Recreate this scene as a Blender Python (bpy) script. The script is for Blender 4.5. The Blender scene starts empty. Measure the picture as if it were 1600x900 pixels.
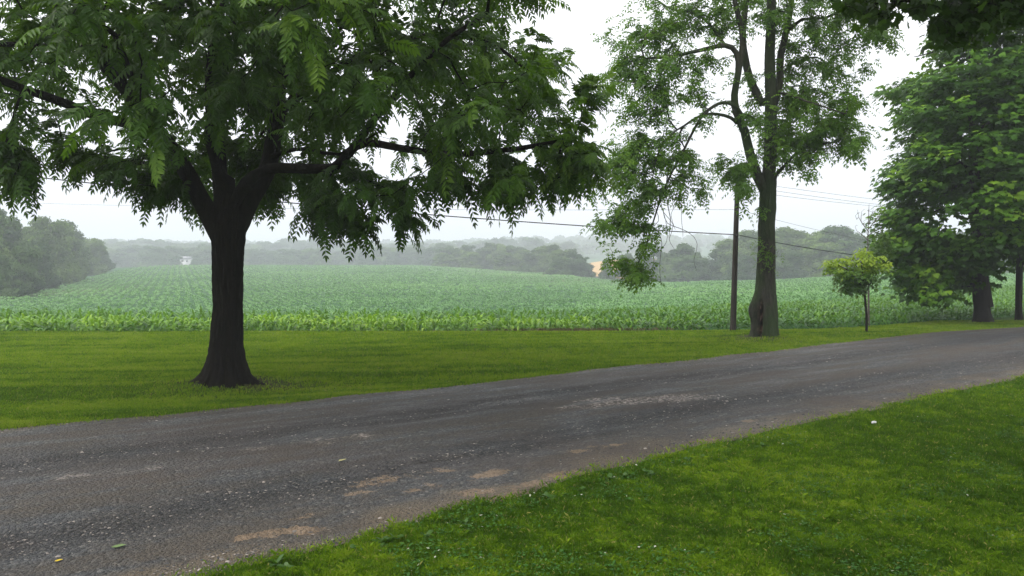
import bpy, math, random
import numpy as np
from mathutils import Vector, noise as mnoise
random.seed(7)
rng = np.random.default_rng(11)
SC = bpy.context.scene
COL = SC.collection

# ------------------------------------------------------------------ camera
EYE = 2.5
F = 1232.0                        # focal length in photograph pixels (1600 wide)
PITCH = math.atan(50 / F)
cam = bpy.data.cameras.new('camera')
cam.sensor_width = 36.0
cam.lens = 36.0 * F / 1600.0
cam.clip_start = 0.05
cam.clip_end = 8000.0
camo = bpy.data.objects.new('camera', cam)
COL.objects.link(camo)
camo.location = (0, 0, EYE)
camo.rotation_euler = (math.radians(90) - PITCH, 0, 0)
SC.camera = camo

# ------------------------------------------------------------------ sky, sun, exposure
SUN_EL, SUN_AZ = math.radians(52), math.radians(-105)      # azimuth from +Y towards +X
w = bpy.data.worlds.new('World'); SC.world = w; w.use_nodes = True
nt = w.node_tree; nt.nodes.clear()
wo = nt.nodes.new('ShaderNodeOutputWorld'); bg = nt.nodes.new('ShaderNodeBackground')
sky = nt.nodes.new('ShaderNodeTexSky'); sky.sky_type = 'NISHITA'; sky.sun_disc = False
sky.sun_elevation = SUN_EL; sky.sun_rotation = SUN_AZ
sky.air_density = 1.2; sky.dust_density = 6.0; sky.ozone_density = 1.0
mix = nt.nodes.new('ShaderNodeMix'); mix.data_type = 'RGBA'
mix.inputs['Factor'].default_value = 0.85                 # closed overcast: mostly grey-white cloud
tcw = nt.nodes.new('ShaderNodeTexCoord'); sxyz = nt.nodes.new('ShaderNodeSeparateXYZ'); crw = nt.nodes.new('ShaderNodeValToRGB'); scw = nt.nodes.new('ShaderNodeVectorMath')
scw.operation = 'SCALE'; scw.inputs['Scale'].default_value = 14.5
crw.color_ramp.elements[0].position = .02; crw.color_ramp.elements[0].color = (.51, .525, .575, 1)     # heavier cloud low in the sky
crw.color_ramp.elements[1].position = .42; crw.color_ramp.elements[1].color = (.90, .90, .905, 1)
nt.links.new(tcw.outputs['Generated'], sxyz.inputs[0]); nt.links.new(sxyz.outputs['Z'], crw.inputs['Fac'])
nt.links.new(crw.outputs['Color'], scw.inputs[0]); nt.links.new(scw.outputs['Vector'], mix.inputs['B'])
nt.links.new(sky.outputs['Color'], mix.inputs['A'])
nt.links.new(mix.outputs['Result'], bg.inputs['Color'])
bg.inputs['Strength'].default_value = 0.10
nt.links.new(bg.outputs['Background'], wo.inputs['Surface'])
sl = bpy.data.lights.new('sun', 'SUN'); sl.energy = 1.5; sl.angle = math.radians(28); sl.color = (1.0, .95, .86)
so = bpy.data.objects.new('sun', sl); COL.objects.link(so)
so.rotation_euler = Vector((-math.sin(SUN_AZ) * math.cos(SUN_EL), -math.cos(SUN_AZ) * math.cos(SUN_EL), -math.sin(SUN_EL))).to_track_quat('-Z', 'Y').to_euler()
SC.view_settings.view_transform = 'Standard'
SC.view_settings.look = 'None'
SC.view_settings.exposure = 0.68
SC.view_settings.gamma = 1.0
SC.view_settings.use_curve_mapping = False
SC.cycles.use_denoising = True
SC.cycles.max_bounces = 6
SC.cycles.diffuse_bounces = 3
SC.cycles.transmission_bounces = 3
SC.cycles.glossy_bounces = 1
SC.cycles.volume_bounces = 2
SC.cycles.transparent_max_bounces = 4
SC.cycles.sample_clamp_indirect = 4

# ------------------------------------------------------------------ helpers
_cp, _sp = math.cos(PITCH), math.sin(PITCH)
def ray(x, y):
    u, v = (np.asarray(x, float) - 800) / F, -(np.asarray(y, float) - 450) / F
    return u, _cp + v * _sp, v * _cp - _sp              # world direction (X, Y, Z)
def P(x, y, D):
    rx, ry, rz = ray(x, y)
    return np.stack(np.broadcast_arrays(rx / ry * D, np.asarray(D, float), EYE + rz / ry * D), -1)
def proj(p):
    p = np.asarray(p, float)
    X, Y, Z = p[..., 0], p[..., 1], p[..., 2] - EYE
    f = Y * _cp - Z * _sp; v = Y * _sp + Z * _cp
    return 800 + F * X / f, 450 - F * v / f
def G(x, y):
    rx, ry, rz = ray(x, y)
    t = -EYE / rz
    return np.array([rx * t, ry * t])

def mesh_np(name, V, Fc, mat=None, parent=None, smooth=False, attrs=None):
    """Fc: int array (m,k) or list of such arrays"""
    me = bpy.data.meshes.new(name)
    V = np.ascontiguousarray(V, np.float32)
    fl = Fc if isinstance(Fc, list) else [Fc]
    fl = [np.asarray(f, np.int32) for f in fl if len(f)]
    me.vertices.add(len(V)); me.vertices.foreach_set('co', V.ravel())
    idx = np.concatenate([f.ravel() for f in fl])
    tot = np.concatenate([np.full(len(f), f.shape[1], np.int32) for f in fl])
    st = np.concatenate([[0], np.cumsum(tot)[:-1]]).astype(np.int32)
    me.loops.add(len(idx)); me.loops.foreach_set('vertex_index', idx)
    me.polygons.add(len(tot)); me.polygons.foreach_set('loop_start', st)
    if smooth:
        me.polygons.foreach_set('use_smooth', np.ones(len(tot), bool))
    for k, a in (attrs or {}).items():
        at = me.attributes.new(k, 'FLOAT', 'POINT'); at.data.foreach_set('value', np.ascontiguousarray(a, np.float32))
    me.update(calc_edges=True)
    if mat: me.materials.append(mat)
    o = bpy.data.objects.new(name, me); COL.objects.link(o)
    if parent: o.parent = parent
    return o
def tag(o, label=None, cat=None, group=None, kind=None):
    if label: o['label'] = label
    if cat: o['category'] = cat
    if group: o['group'] = group
    if kind: o['kind'] = kind
    return o
def empty(name, loc=(0, 0, 0)):
    o = bpy.data.objects.new(name, None); COL.objects.link(o); o.location = loc; o.empty_display_size = .2
    return o
def norm(a):
    return a / np.maximum(np.linalg.norm(a, axis=-1, keepdims=True), 1e-9)
def fbm(p, s, oc=3):
    """value noise through mathutils for an (n,3) array"""
    return np.array([mnoise.fractal(Vector((float(a) * s, float(b) * s, float(c) * s)), 1.0, 2.0, oc) for a, b, c in p])
def smooth(a, b, x):
    t = np.clip((x - a) / (b - a), 0, 1); return t * t * (3 - 2 * t)

# cheap vectorised 2-D value noise
_tab = rng.random((256, 256))
def vn(x, y):
    xi, yi = np.floor(x).astype(int), np.floor(y).astype(int)
    fx, fy = x - xi, y - yi
    fx, fy = fx * fx * (3 - 2 * fx), fy * fy * (3 - 2 * fy)
    g = lambda i, j: _tab[(xi + i) & 255, (yi + j) & 255]
    return (g(0, 0) * (1 - fx) + g(1, 0) * fx) * (1 - fy) + (g(0, 1) * (1 - fx) + g(1, 1) * fx) * fy
def vfbm(x, y, oc=4):
    s, a, t = 0, 1, 0
    for i in range(oc):
        s = s + a * vn(x * 2 ** i + 17.3 * i, y * 2 ** i + 5.1 * i); t += a; a *= .5
    return s / t

# ------------------------------------------------------------------ terrain height
CA = np.array([-0.80, -0.62, -0.45, -0.15, 0.05, 0.16, 0.28, 0.50, 0.80])
CD = np.array([26, 38, 50, 75, 106, 162, 225, 312, 420, 600, 850, 1150, 1700, 3000.])
L = [0, -1.0, -1.9, -3.1, -3.4, -3.25, -2.6, -1.3, -6.0, -8.0, 4.0, 15.0, 6, 0]
CZ = np.array([
    [0, -1.0, -1.9, -3.1, -3.6, -4.2, -4.6, -5.0, -7.0, -8.0, 4.0, 16.0, 6, 0],
    [0, -1.0, -1.9, -3.1, -3.5, -3.9, -3.8, -4.0, -6.5, -8.0, 4.0, 16.0, 6, 0],
    L, L,
    [0, -.95, -1.8, -2.9, -3.3, -3.5, -3.4, -4.2, -7.5, -8.0, 6.0, 22.0, 8, 0],
    [0, -.7, -1.4, -2.4, -3.0, -3.9, -4.7, -6.0, -8.0, -6.0, 10, 25.0, 8, 0],
    [0, -.45, -1.05, -1.65, -2.15, -2.95, -5.0, -7.0, -8.0, -5.0, 10, 25.0, 8, 0],
    [0, -.35, -.75, -1.05, -1.1, -1.5, -4.0, -7.0, -8.0, -5.0, 8, 20.0, 8, 0],
    [0, -.3, -.6, -.8, -.8, -1.2, -4.0, -7.0, -8.0, -5.0, 8, 20.0, 8, 0]])
_lcd = np.log(CD)
_dens = np.linspace(_lcd[0], _lcd[-1], 400)
_rows = np.array([np.interp(_dens, _lcd, r) for r in CZ])
_k = np.hanning(23); _k /= _k.sum()
_rows = np.array([np.convolve(np.pad(r, 11, mode='edge'), _k, 'valid') for r in _rows])
_rows[:, 0] = 0
def gz(X, Y):
    X = np.asarray(X, float); Y = np.asarray(Y, float)
    R = np.sqrt(X * X + Y * Y)
    c = np.maximum(Y / np.maximum(R, 1e-3), .35)
    D = R * c                                              # equals Y inside the view
    a = np.clip(np.where(Y > 0, X / np.maximum(Y, 1e-3), np.sign(X) * 9), CA[0], CA[-1] - 1e-6)
    i = np.clip(np.searchsorted(CA, a, 'right') - 1, 0, len(CA) - 2)
    t = (a - CA[i]) / (CA[i + 1] - CA[i]); t = t * t * (3 - 2 * t)
    ld = np.clip((np.log(np.maximum(D, 26)) - _dens[0]) / (_dens[-1] - _dens[0]) * 399, 0, 398.999)
    j = ld.astype(int); f = ld - j
    z = (_rows[i, j] * (1 - t) + _rows[i + 1, j] * t) * (1 - f) + (_rows[i, j + 1] * (1 - t) + _rows[i + 1, j + 1] * t) * f
    # lawn: a shallow swale beyond the road and a low mound under the walnut tree
    lawn = np.clip((D - 9) / 4, 0, 1) * np.clip((26 - D) / 5, 0, 1)
    z = z + lawn * (-.10 * np.exp(-((Y - 13.6 - .35 * (X + 8)) / 1.1) ** 2) * smooth(2, -4, X) + .05 * (vfbm(X * .35, Y * .35, 2) - .5))
    z = z + .12 * np.exp(-((X + 5.6) ** 2 + (Y - 15.4) ** 2) / 1.2) + .12 * np.exp(-((X - 7.6) ** 2 + (Y - 23.6) ** 2) / 1.3)
    return z

# ------------------------------------------------------------------ edges of the road and the field (as functions of X)
def poly(pts, ext):
    a = np.array([G(x, y) for x, y in pts])
    a = np.vstack([a[0] + np.array([-40, -40 * ext[0]]), a, a[-1] + np.array([40, 40 * ext[1]])])
    return a
_far = poly([(0, 672), (430, 630), (800, 592), (1000, 570), (1200, 550), (1400, 525), (1600, 507)], (.55, .62))
_near = poly([(380, 893), (600, 830), (750, 782), (900, 747), (1050, 715), (1200, 676), (1400, 635), (1600, 590)], (.80, .72))
_corn = poly([(0, 519), (600, 518), (900, 517), (1150, 515), (1300, 512), (1400, 503), (1480, 493), (1600, 487)], (0, .9))
road_far = lambda X: np.interp(X, _far[:, 0], _far[:, 1])
road_near = lambda X: np.interp(X, _near[:, 0], _near[:, 1])
corn_edge = lambda X: np.interp(X, _corn[:, 0], _corn[:, 1])

# ------------------------------------------------------------------ materials
class NT:
    def __init__(s, name):
        s.m = bpy.data.materials.new(name); s.m.use_nodes = True
        s.t = s.m.node_tree; s.t.nodes.clear()
        s.out = s.n('ShaderNodeOutputMaterial')
    def n(s, typ, **kw):
        nd = s.t.nodes.new(typ)
        for k, v in kw.items(): setattr(nd, k, v)
        return nd
    def l(s, a, b): s.t.links.new(a, b)
    def attr(s, name): return s.n('ShaderNodeAttribute', attribute_name=name).outputs['Fac']
    def noise(s, scale, detail=3, vec=None, rough=.55):
        nd = s.n('ShaderNodeTexNoise'); nd.inputs['Scale'].default_value = scale; nd.inputs['Detail'].default_value = detail
        nd.inputs['Roughness'].default_value = rough
        if vec is not None: s.l(vec, nd.inputs['Vector'])
        return nd.outputs['Fac']
    def ramp(s, fac, stops):
        nd = s.n('ShaderNodeValToRGB'); e = nd.color_ramp.elements
        while len(e) < len(stops): e.new(.5)
        for i, (p, c) in enumerate(stops):
            e[i].position = p; e[i].color = (*c, 1) if len(c) == 3 else c
        s.l(fac, nd.inputs['Fac']); return nd.outputs['Color']
    def mix(s, fac, a, b, blend='MIX'):
        nd = s.n('ShaderNodeMix', data_type='RGBA', blend_type=blend)
        for v, k in ((fac, 'Factor'), (a, 'A'), (b, 'B')):
            if hasattr(v, 'links'): s.l(v, nd.inputs[k])
            elif k == 'Factor': nd.inputs[k].default_value = v
            else: nd.inputs[k].default_value = (*v, 1)
        return nd.outputs['Result']
    def math(s, op, a, b=0.0, c=0.0):
        nd = s.n('ShaderNodeMath', operation=op)
        for i, v in enumerate((a, b, c)):
            if hasattr(v, 'links'): s.l(v, nd.inputs[i])
            else: nd.inputs[i].default_value = v
        return nd.outputs[0]
    def maprange(s, v, a, b, c=0., d=1.):
        nd = s.n('ShaderNodeMapRange')
        s.l(v, nd.inputs['Value'])
        for k, x in zip(('From Min', 'From Max', 'To Min', 'To Max'), (a, b, c, d)): nd.inputs[k].default_value = x
        return nd.outputs[0]
    def pos(s, sc=(1, 1, 1), world=True):
        g = s.n('ShaderNodeNewGeometry').outputs['Position'] if world else s.n('ShaderNodeTexCoord').outputs['Object']
        m = s.n('ShaderNodeMapping'); m.inputs['Scale'].default_value = sc; s.l(g, m.inputs['Vector']); return m.outputs[0]
    def bump(s, h, st, dist):
        nd = s.n('ShaderNodeBump'); nd.inputs['Strength'].default_value = st; nd.inputs['Distance'].default_value = dist
        s.l(h, nd.inputs['Height']); return nd.outputs[0]
    def princ(s, col, rough=.8, spec=.3, bump=None):
        b = s.n('ShaderNodeBsdfPrincipled')
        if hasattr(col, 'links'): s.l(col, b.inputs['Base Color'])
        else: b.inputs['Base Color'].default_value = (*col, 1)
        if hasattr(rough, 'links'): s.l(rough, b.inputs['Roughness'])
        else: b.inputs['Roughness'].default_value = rough
        b.inputs['Specular IOR Level'].default_value = spec
        if bump is not None: s.l(bump, b.inputs['Normal'])
        return b.outputs[0]
    def done(s, sh): s.l(sh, s.out.inputs['Surface']); return s.m

def leaf_mat(name, stops, trans=.35, tcol=(.16, .30, .03), rough=.5, spec=.35, attr='var'):
    m = NT(name)
    c = m.ramp(m.attr(attr), stops)
    pr = m.princ(c, rough, spec)
    tr = m.n('ShaderNodeBsdfTranslucent')
    m.l(m.mix(.6, c, tcol), tr.inputs['Color'])
    mx = m.n('ShaderNodeMixShader'); mx.inputs[0].default_value = trans
    m.l(pr, mx.inputs[1]); m.l(tr.outputs[0], mx.inputs[2])
    return m.done(mx.outputs[0])

def bark_mat(name, dark, light, sc=(9, 9, 1.6), moss=None, bumpd=.03, rough=.9):
    m = NT(name)
    p = m.pos(sc, world=False)
    n1 = m.noise(1.6, 6, p, .65); n2 = m.noise(9, 4, p)
    c = m.ramp(n1, [(.32, dark), (.7, light)])
    c = m.mix(m.math('MULTIPLY', n2, .45), c, tuple(x * 1.7 for x in light))
    if moss:
        mk = m.maprange(m.noise(1.1, 4, m.pos((1, 1, .5), False)), .46, .60)
        c = m.mix(m.math('MULTIPLY', mk, .75), c, moss)
    h = m.math('ADD', n1, m.math('MULTIPLY', n2, .35))
    return m.done(m.princ(c, rough, .15, m.bump(h, 1.0, bumpd)))

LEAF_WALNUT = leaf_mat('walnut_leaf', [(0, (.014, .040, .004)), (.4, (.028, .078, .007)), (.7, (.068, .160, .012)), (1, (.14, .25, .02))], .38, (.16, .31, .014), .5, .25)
LEAF_ASH = leaf_mat('ash_leaf', [(0, (.030, .078, .009)), (.5, (.066, .155, .016)), (1, (.13, .25, .022))], .40, (.19, .35, .02), .55, .2)
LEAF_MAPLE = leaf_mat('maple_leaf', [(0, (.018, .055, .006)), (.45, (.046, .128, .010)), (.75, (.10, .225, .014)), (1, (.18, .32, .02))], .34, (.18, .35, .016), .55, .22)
LEAF_OVER = leaf_mat('overhead_leaf', [(0, (.018, .046, .008)), (.7, (.038, .088, .012)), (1, (.07, .15, .014))], .34, (.12, .24, .015))
LEAF_NEW = leaf_mat('new_leaf', [(0, (.025, .075, .012)), (.5, (.055, .145, .018)), (.75, (.15, .29, .02)), (1, (.33, .46, .02))], .36, (.26, .38, .02))
LEAF_SHRUB = leaf_mat('shrub_leaf', [(0, (.03, .075, .015)), (1, (.09, .17, .02))], .35, (.15, .26, .03))
FAR_GREENS = [leaf_mat('distant_leaf', s, .2, (.09, .16, .03), .7, .1) for s in (
    [(0, (.028, .062, .020)), (1, (.10, .175, .045))],
    [(0, (.042, .085, .022)), (1, (.15, .235, .052))],
    [(0, (.024, .055, .020)), (1, (.080, .150, .040))])]
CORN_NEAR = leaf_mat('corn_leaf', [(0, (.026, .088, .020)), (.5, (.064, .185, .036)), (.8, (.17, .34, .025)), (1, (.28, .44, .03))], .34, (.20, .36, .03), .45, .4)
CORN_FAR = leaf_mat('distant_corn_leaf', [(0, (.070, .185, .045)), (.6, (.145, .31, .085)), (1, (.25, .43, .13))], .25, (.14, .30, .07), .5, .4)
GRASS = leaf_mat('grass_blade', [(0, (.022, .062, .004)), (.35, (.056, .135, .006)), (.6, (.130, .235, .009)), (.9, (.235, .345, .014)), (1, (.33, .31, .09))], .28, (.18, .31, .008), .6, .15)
BARK_WALNUT = bark_mat('walnut_bark', (.004, .0035, .003), (.017, .014, .011), (10, 10, 1.5), bumpd=.07)
BARK_ASH = bark_mat('grey_bark', (.012, .012, .008), (.066, .066, .048), (9, 9, 2.2), moss=(.030, .058, .014), bumpd=.045)
BARK_MAPLE = bark_mat('maple_bark', (.007, .006, .005), (.026, .021, .017), (8, 8, 1.6))
BARK_DEAD = bark_mat('dead_twig', (.05, .042, .036), (.13, .11, .10))
BARK_FAR = bark_mat('distant_bark', (.03, .028, .022), (.09, .08, .065), (3, 3, 1))
def plain(name, c, rough=.8, spec=.3):
    m = NT(name); n = m.noise(30, 3, m.pos(world=False))
    return m.done(m.princ(m.mix(m.math('MULTIPLY', n, .5), c, tuple(x * .6 for x in c)), rough, spec))

def ground_mat():
    m = NT('ground')
    big = m.noise(.35, 4, m.pos()); mid = m.noise(2.3, 4, m.pos()); fine = m.noise(38, 4, m.pos((1, 1, 1)), .7)
    lawn = m.ramp(m.math('ADD', m.math('MULTIPLY', mid, .55), m.math('MULTIPLY', big, .45)),
                  [(.30, (.050, .090, .005)), (.5, (.10, .170, .007)), (.7, (.160, .230, .012))])
    lawn = m.mix(m.maprange(fine, .35, .75), (.022, .045, .006), lawn)
    # mown strips: faint, running with the road
    wv = m.n('ShaderNodeTexWave'); wv.inputs['Scale'].default_value = .32; wv.inputs['Distortion'].default_value = 2.2; wv.inputs['Detail'].default_value = 3
    mp = m.n('ShaderNodeMapping'); mp.inputs['Rotation'].default_value = (0, 0, math.radians(90 + 12)); m.l(m.n('ShaderNodeNewGeometry').outputs['Position'], mp.inputs[0]); m.l(mp.outputs[0], wv.inputs['Vector'])
    lawn = m.mix(m.math('MULTIPLY', wv.outputs['Fac'], .20), lawn, (.085, .175, .010))
    dirt = m.ramp(fine, [(.3, (.035, .026, .018)), (.7, (.085, .065, .045))])
    lawn = m.mix(m.attr('bare'), lawn, dirt)
    soil = m.ramp(m.noise(1.2, 3, m.pos()), [(.3, (.022, .070, .020)), (.7, (.045, .12, .035))])
    c = m.mix(m.attr('field'), lawn, soil)
    c = m.mix(m.attr('dry'), c, m.mix(m.maprange(mid, .35, .65), (.16, .15, .055), (.07, .12, .03)))
    return m.done(m.princ(c, .95, .08, m.bump(fine, .6, .03)))

def road_mat():
    m = NT('gravel_road')
    p = m.pos()
    def vor(scale):
        v = m.n('ShaderNodeTexVoronoi'); v.inputs['Scale'].default_value = scale; m.l(p, v.inputs['Vector']); return v
    v1, v2 = vor(26), vor(60)
    mpr = m.n('ShaderNodeMapping'); mpr.inputs['Rotation'].default_value = (0, 0, math.radians(-34)); m.l(m.n('ShaderNodeNewGeometry').outputs['Position'], mpr.inputs[0])
    mps = m.n('ShaderNodeMapping'); mps.inputs['Scale'].default_value = (.28, 1.5, 1); m.l(mpr.outputs[0], mps.inputs[0])
    n = m.noise(1.3, 6, mps.outputs[0], .62); n2 = m.noise(7, 5, p, .7); nf = m.noise(70, 3, p, .7)
    sep = m.n('ShaderNodeSeparateColor'); m.l(v1.outputs['Color'], sep.inputs[0])
    sep2 = m.n('ShaderNodeSeparateColor'); m.l(v2.outputs['Color'], sep2.inputs[0])
    stone = m.ramp(sep.outputs[0], [(0, (.011, .013, .016)), (.55, (.034, .037, .042)), (.9, (.080, .082, .084)), (1, (.25, .24, .22))])
    stone2 = m.ramp(sep2.outputs[1], [(0, (.012, .014, .017)), (.7, (.044, .046, .050)), (1, (.15, .145, .14))])
    base = m.mix(.5, stone, stone2)
    dust = m.mix(m.maprange(nf, .35, .65), (.034, .029, .024), (.125, .103, .080))
    c = m.mix(m.maprange(m.math('ADD', m.math('MULTIPLY', n, .65), m.math('MULTIPLY', n2, .35)), .43, .57, .0, .85), base, dust)
    c = m.mix(m.math('MULTIPLY', m.attr('track'), .85), c, m.mix(.5, base, (.020, .022, .026)))
    red = m.mix(m.maprange(nf, .3, .7), (.042, .030, .026), (.090, .066, .055))
    c = m.mix(m.math('MULTIPLY', m.attr('red'), .35), c, red)
    edge = m.mix(m.maprange(nf, .35, .65), (.060, .048, .034), (.17, .135, .095))
    c = m.mix(m.attr('edge'), c, edge)
    mud = m.mix(m.maprange(n2, .35, .6), (.125, .088, .056), (.23, .165, .11))
    nr = m.noise(3.2, 8, p, .72)
    mk = m.math('ADD', m.attr('mud'), m.math('ADD', m.math('MULTIPLY', m.math('SUBTRACT', nr, .5), 2.6), m.math('MULTIPLY', m.math('SUBTRACT', nf, .5), .9)))
    mk = m.math('MULTIPLY', m.maprange(mk, .36, .52, 0, .9), m.maprange(m.attr('mud'), .04, .25))
    c = m.mix(mk, c, mud)
    c = m.mix(m.math('MULTIPLY', m.attr('pale'), m.maprange(m.noise(13, 4, p, .7), .44, .56)), c, m.mix(m.maprange(sep.outputs[1], .3, .8), (.14, .115, .10), (.40, .34, .31)))
    wet = m.maprange(n, .35, .6, .55, .9)
    dist = m.math('ADD', m.math('MULTIPLY', v1.outputs['Distance'], 1.0), m.math('MULTIPLY', v2.outputs['Distance'], .5))
    h = m.math('SUBTRACT', m.math('MULTIPLY', nf, .4), dist)
    return m.done(m.princ(c, wet, .35, m.bump(h, 1.0, .028)))

# ------------------------------------------------------------------ ground sheet
NR, NA = 230, 300
rr = np.concatenate([[.0], np.geomspace(.6, 2900, NR)])
th = np.linspace(0, 2 * np.pi, NA, endpoint=False)
# finer in front of the viewer
th = th + .55 * np.sin(2 * (th - np.pi / 2)) * -.0
RR, TH = np.meshgrid(rr[1:], th, indexing='ij')
GX, GY = (RR * np.cos(TH)).ravel(), (RR * np.sin(TH)).ravel()
V = np.stack([GX, GY, gz(GX, GY)], 1)
V = np.vstack([V, [[0, 0, 0]]])
i, j = np.meshgrid(np.arange(NR - 1), np.arange(NA), indexing='ij')
j2 = (j + 1) % NA
Q = np.stack([i * NA + j, (i + 1) * NA + j, (i + 1) * NA + j2, i * NA + j2], -1).reshape(-1, 4)
jj = np.arange(NA)
T = np.stack([np.full(NA, NR * NA), jj, (jj + 1) % NA], 1)
X, Y = V[:, 0], V[:, 1]
ce = corn_edge(X)
field = smooth(-.3, .5, Y - ce) * (Y > 5)
bare = np.exp(-(((X + 5.3) / 1.5) ** 2 + ((Y - 15.35) / .75) ** 2) * 1.2) * .9 + .9 * np.exp(-(((X - 7.3) / 1.1) ** 2 + ((Y - 23.6) / .9) ** 2))
bare = np.clip(bare, 0, 1)
px, py = proj(np.stack([X, np.maximum(Y, 1), V[:, 2]], 1))
dry = smooth(150, 210, Y) * (np.exp(-((px - 850 - (Y - 250) * -.8) / 90) ** 2)) * (Y < 330) * .9 + .75 * np.exp(-(((X + 85) / 14) ** 2 + ((Y - 135) / 16) ** 2))
ground = mesh_np('ground', V, [Q, T], ground_mat(), smooth=True, attrs=dict(field=field, bare=bare, dry=np.clip(dry, 0, 1)))
tag(ground, kind='structure')

# ------------------------------------------------------------------ road sheet
us = np.concatenate([np.arange(-45, -6, .25), np.arange(-6, 16, .07), np.arange(16, 55, .3)])
nv = 130
vs = np.linspace(0, 1, nv)
U, W = np.meshgrid(us, vs, indexing='ij')
wob_n = .30 * (vfbm(us * 1.3, us * 0 + 3.3, 3) - .5) * 2 + .35 * (vfbm(us * .4, us * 0 + 9, 2) - .5)
wob_f = .22 * (vfbm(us * 1.1, us * 0 + 7.7, 3) - .5) * 2
n0, f0 = (road_near(us) + wob_n)[:, None], (road_far(us) + wob_f)[:, None]
RY = n0 + (f0 - n0) * W
RX = U + 0 * RY
wid = (f0 - n0)
crown = .05 * np.sin(np.pi * W)
ruts = -.022 * (np.exp(-((W - .27) / .07) ** 2) + np.exp(-((W - .66) / .07) ** 2))
RZ = gz(RX, RY) + .006 + crown + ruts + .012 * (vfbm(RX * 2.2, RY * 2.2, 3) - .5) * np.sin(np.pi * W)
RZ = np.maximum(RZ, gz(RX, RY) + .005)
rx, ry, rz = RX.ravel(), RY.ravel(), RZ.ravel()
V = np.stack([rx, ry, rz], 1)
i, j = np.meshgrid(np.arange(len(us) - 1), np.arange(nv - 1), indexing='ij')
Q = np.stack([i * nv + j, (i + 1) * nv + j, (i + 1) * nv + j + 1, i * nv + j + 1], -1).reshape(-1, 4)
ww = W.ravel(); nz = vfbm(rx * 1.7, ry * 1.7, 4); nz2 = vfbm(rx * .5 + 40, ry * 1.4 + 9, 4); nz3 = vfbm(rx * 5 + 4, ry * 5 + 9, 3)
mud = np.zeros(len(rx))
for x, y, sx, sy, s in [(395, 841, .20, .07, 1.2), (440, 835, .24, .09, 1.2), (480, 832, .18, .10, .8), (470, 812, .18, .08, .6), (590, 755, .40, .18, .75), (560, 775, .28, .14, .65), (745, 770, .26, .10, .95), (800, 775, .30, .10, 1.0),
                        (828, 758, .22, .10, 1.1), (760, 745, .30, .15, .7), (880, 742, .3, .12, .7), (680, 740, .3, .2, .5), (920, 705, .3, .15, .5), (1100, 690, .5, .15, .6), (1300, 655, .6, .15, .5), (960, 697, .25, .1, .5), (660, 765, .3, .12, .5), (1010, 725, .3, .1, .6), (1180, 660, .5, .15, .4)]:
    c = G(x, y); dx, dy = rx - c[0], ry - c[1]
    al = dx * .85 + dy * .5; ac = -dx * .5 + dy * .85
    mud = np.maximum(mud, s * np.exp(-(al / sx) ** 2 - (ac / sy) ** 2))
mud = np.clip(mud, 0, 1.3)
pale = np.zeros(len(rx))
for x, y, sx, sy, s in [(1000, 632, 1.5, .28, 1.0), (930, 630, .8, .22, .8), (1080, 626, .7, .2, .85), (560, 688, 1.0, .2, .6), (480, 700, 1.2, .2, .45), (180, 745, 1.6, .2, .4)]:
    c = G(x, y); dx, dy = rx - c[0], ry - c[1]
    al = dx * .9 + dy * .35; ac = -dx * .35 + dy * .9
    pale = np.maximum(pale, s * np.exp(-(al / sx) ** 2 - (ac / sy) ** 2))
pale = smooth(.30, .8, pale + (nz3 - .5) * .9)
nearband = (ww * wid.repeat(nv, 1).ravel())
farband = ((1 - ww) * wid.repeat(nv, 1).ravel())
edge = np.maximum(smooth(.85, .10, nearband + (nz - .5) * 1.3), .65 * smooth(.40, .05, farband + (nz - .5) * .5))
red = smooth(.5, .64, nz2) * .8 + .3 * smooth(.9, .3, farband)
track = np.exp(-((ww - .27) / .09) ** 2) + np.exp(-((ww - .66) / .10) ** 2)
track = np.clip(track * (.6 + .8 * nz2), 0, 1)
road = mesh_np('gravel_road', V, Q, road_mat(), smooth=True, attrs=dict(mud=mud, pale=pale, edge=edge, red=np.clip(red, 0, 1), track=track))
tag(road, kind='structure')

def on_road(X, Y, m=0.0):
    wn = .30 * (vfbm(X * 1.3, X * 0 + 3.3, 3) - .5) * 2 + .35 * (vfbm(X * .4, X * 0 + 9, 2) - .5)
    wf = .22 * (vfbm(X * 1.1, X * 0 + 7.7, 3) - .5) * 2
    return (Y > road_near(X) + wn + m) & (Y < road_far(X) + wf - m)

# ------------------------------------------------------------------ loose stones on the road
def stones(n, X, Y, size, var):
    n = len(X)
    base = np.array([[1, 0, 0], [0, 1, 0], [-1, 0, 0], [0, -1, 0], [0, 0, .55], [.6, .6, .25], [-.5, .55, .3], [-.55, -.6, .25], [.6, -.5, .3]])
    fc = np.array([[0, 5, 8], [5, 1, 6], [6, 2, 7], [7, 3, 8], [5, 6, 4], [6, 7, 4], [7, 8, 4], [8, 5, 4]])
    a = rng.random(n) * 6.28; s = size * rng.uniform(.6, 1.6, n)
    b = base[None] * (1 + rng.uniform(-.35, .35, (n, 9, 3)))
    x = b[..., 0] * np.cos(a)[:, None] - b[..., 1] * np.sin(a)[:, None] * .75
    y = b[..., 0] * np.sin(a)[:, None] + b[..., 1] * np.cos(a)[:, None] * .75
    z0 = gz(X, Y)
    Wd = (Y - road_near(X)) / (road_far(X) - road_near(X))
    z0 = z0 + .006 + .035 * np.sin(np.pi * np.clip(Wd, 0, 1))
    V = np.stack([X[:, None] + x * s[:, None], Y[:, None] + y * s[:, None], z0[:, None] + b[..., 2] * s[:, None] * .8 - .002], -1).reshape(-1, 3)
    Fq = (fc[None] + (np.arange(n) * 9)[:, None, None]).reshape(-1, 3)
    return V, Fq, np.repeat(var, 9)
m = NT('loose_stone'); c = m.ramp(m.attr('var'), [(0, (.022, .024, .028)), (.5, (.060, .060, .062)), (.8, (.12, .11, .10)), (1, (.42, .37, .34))])
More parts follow.
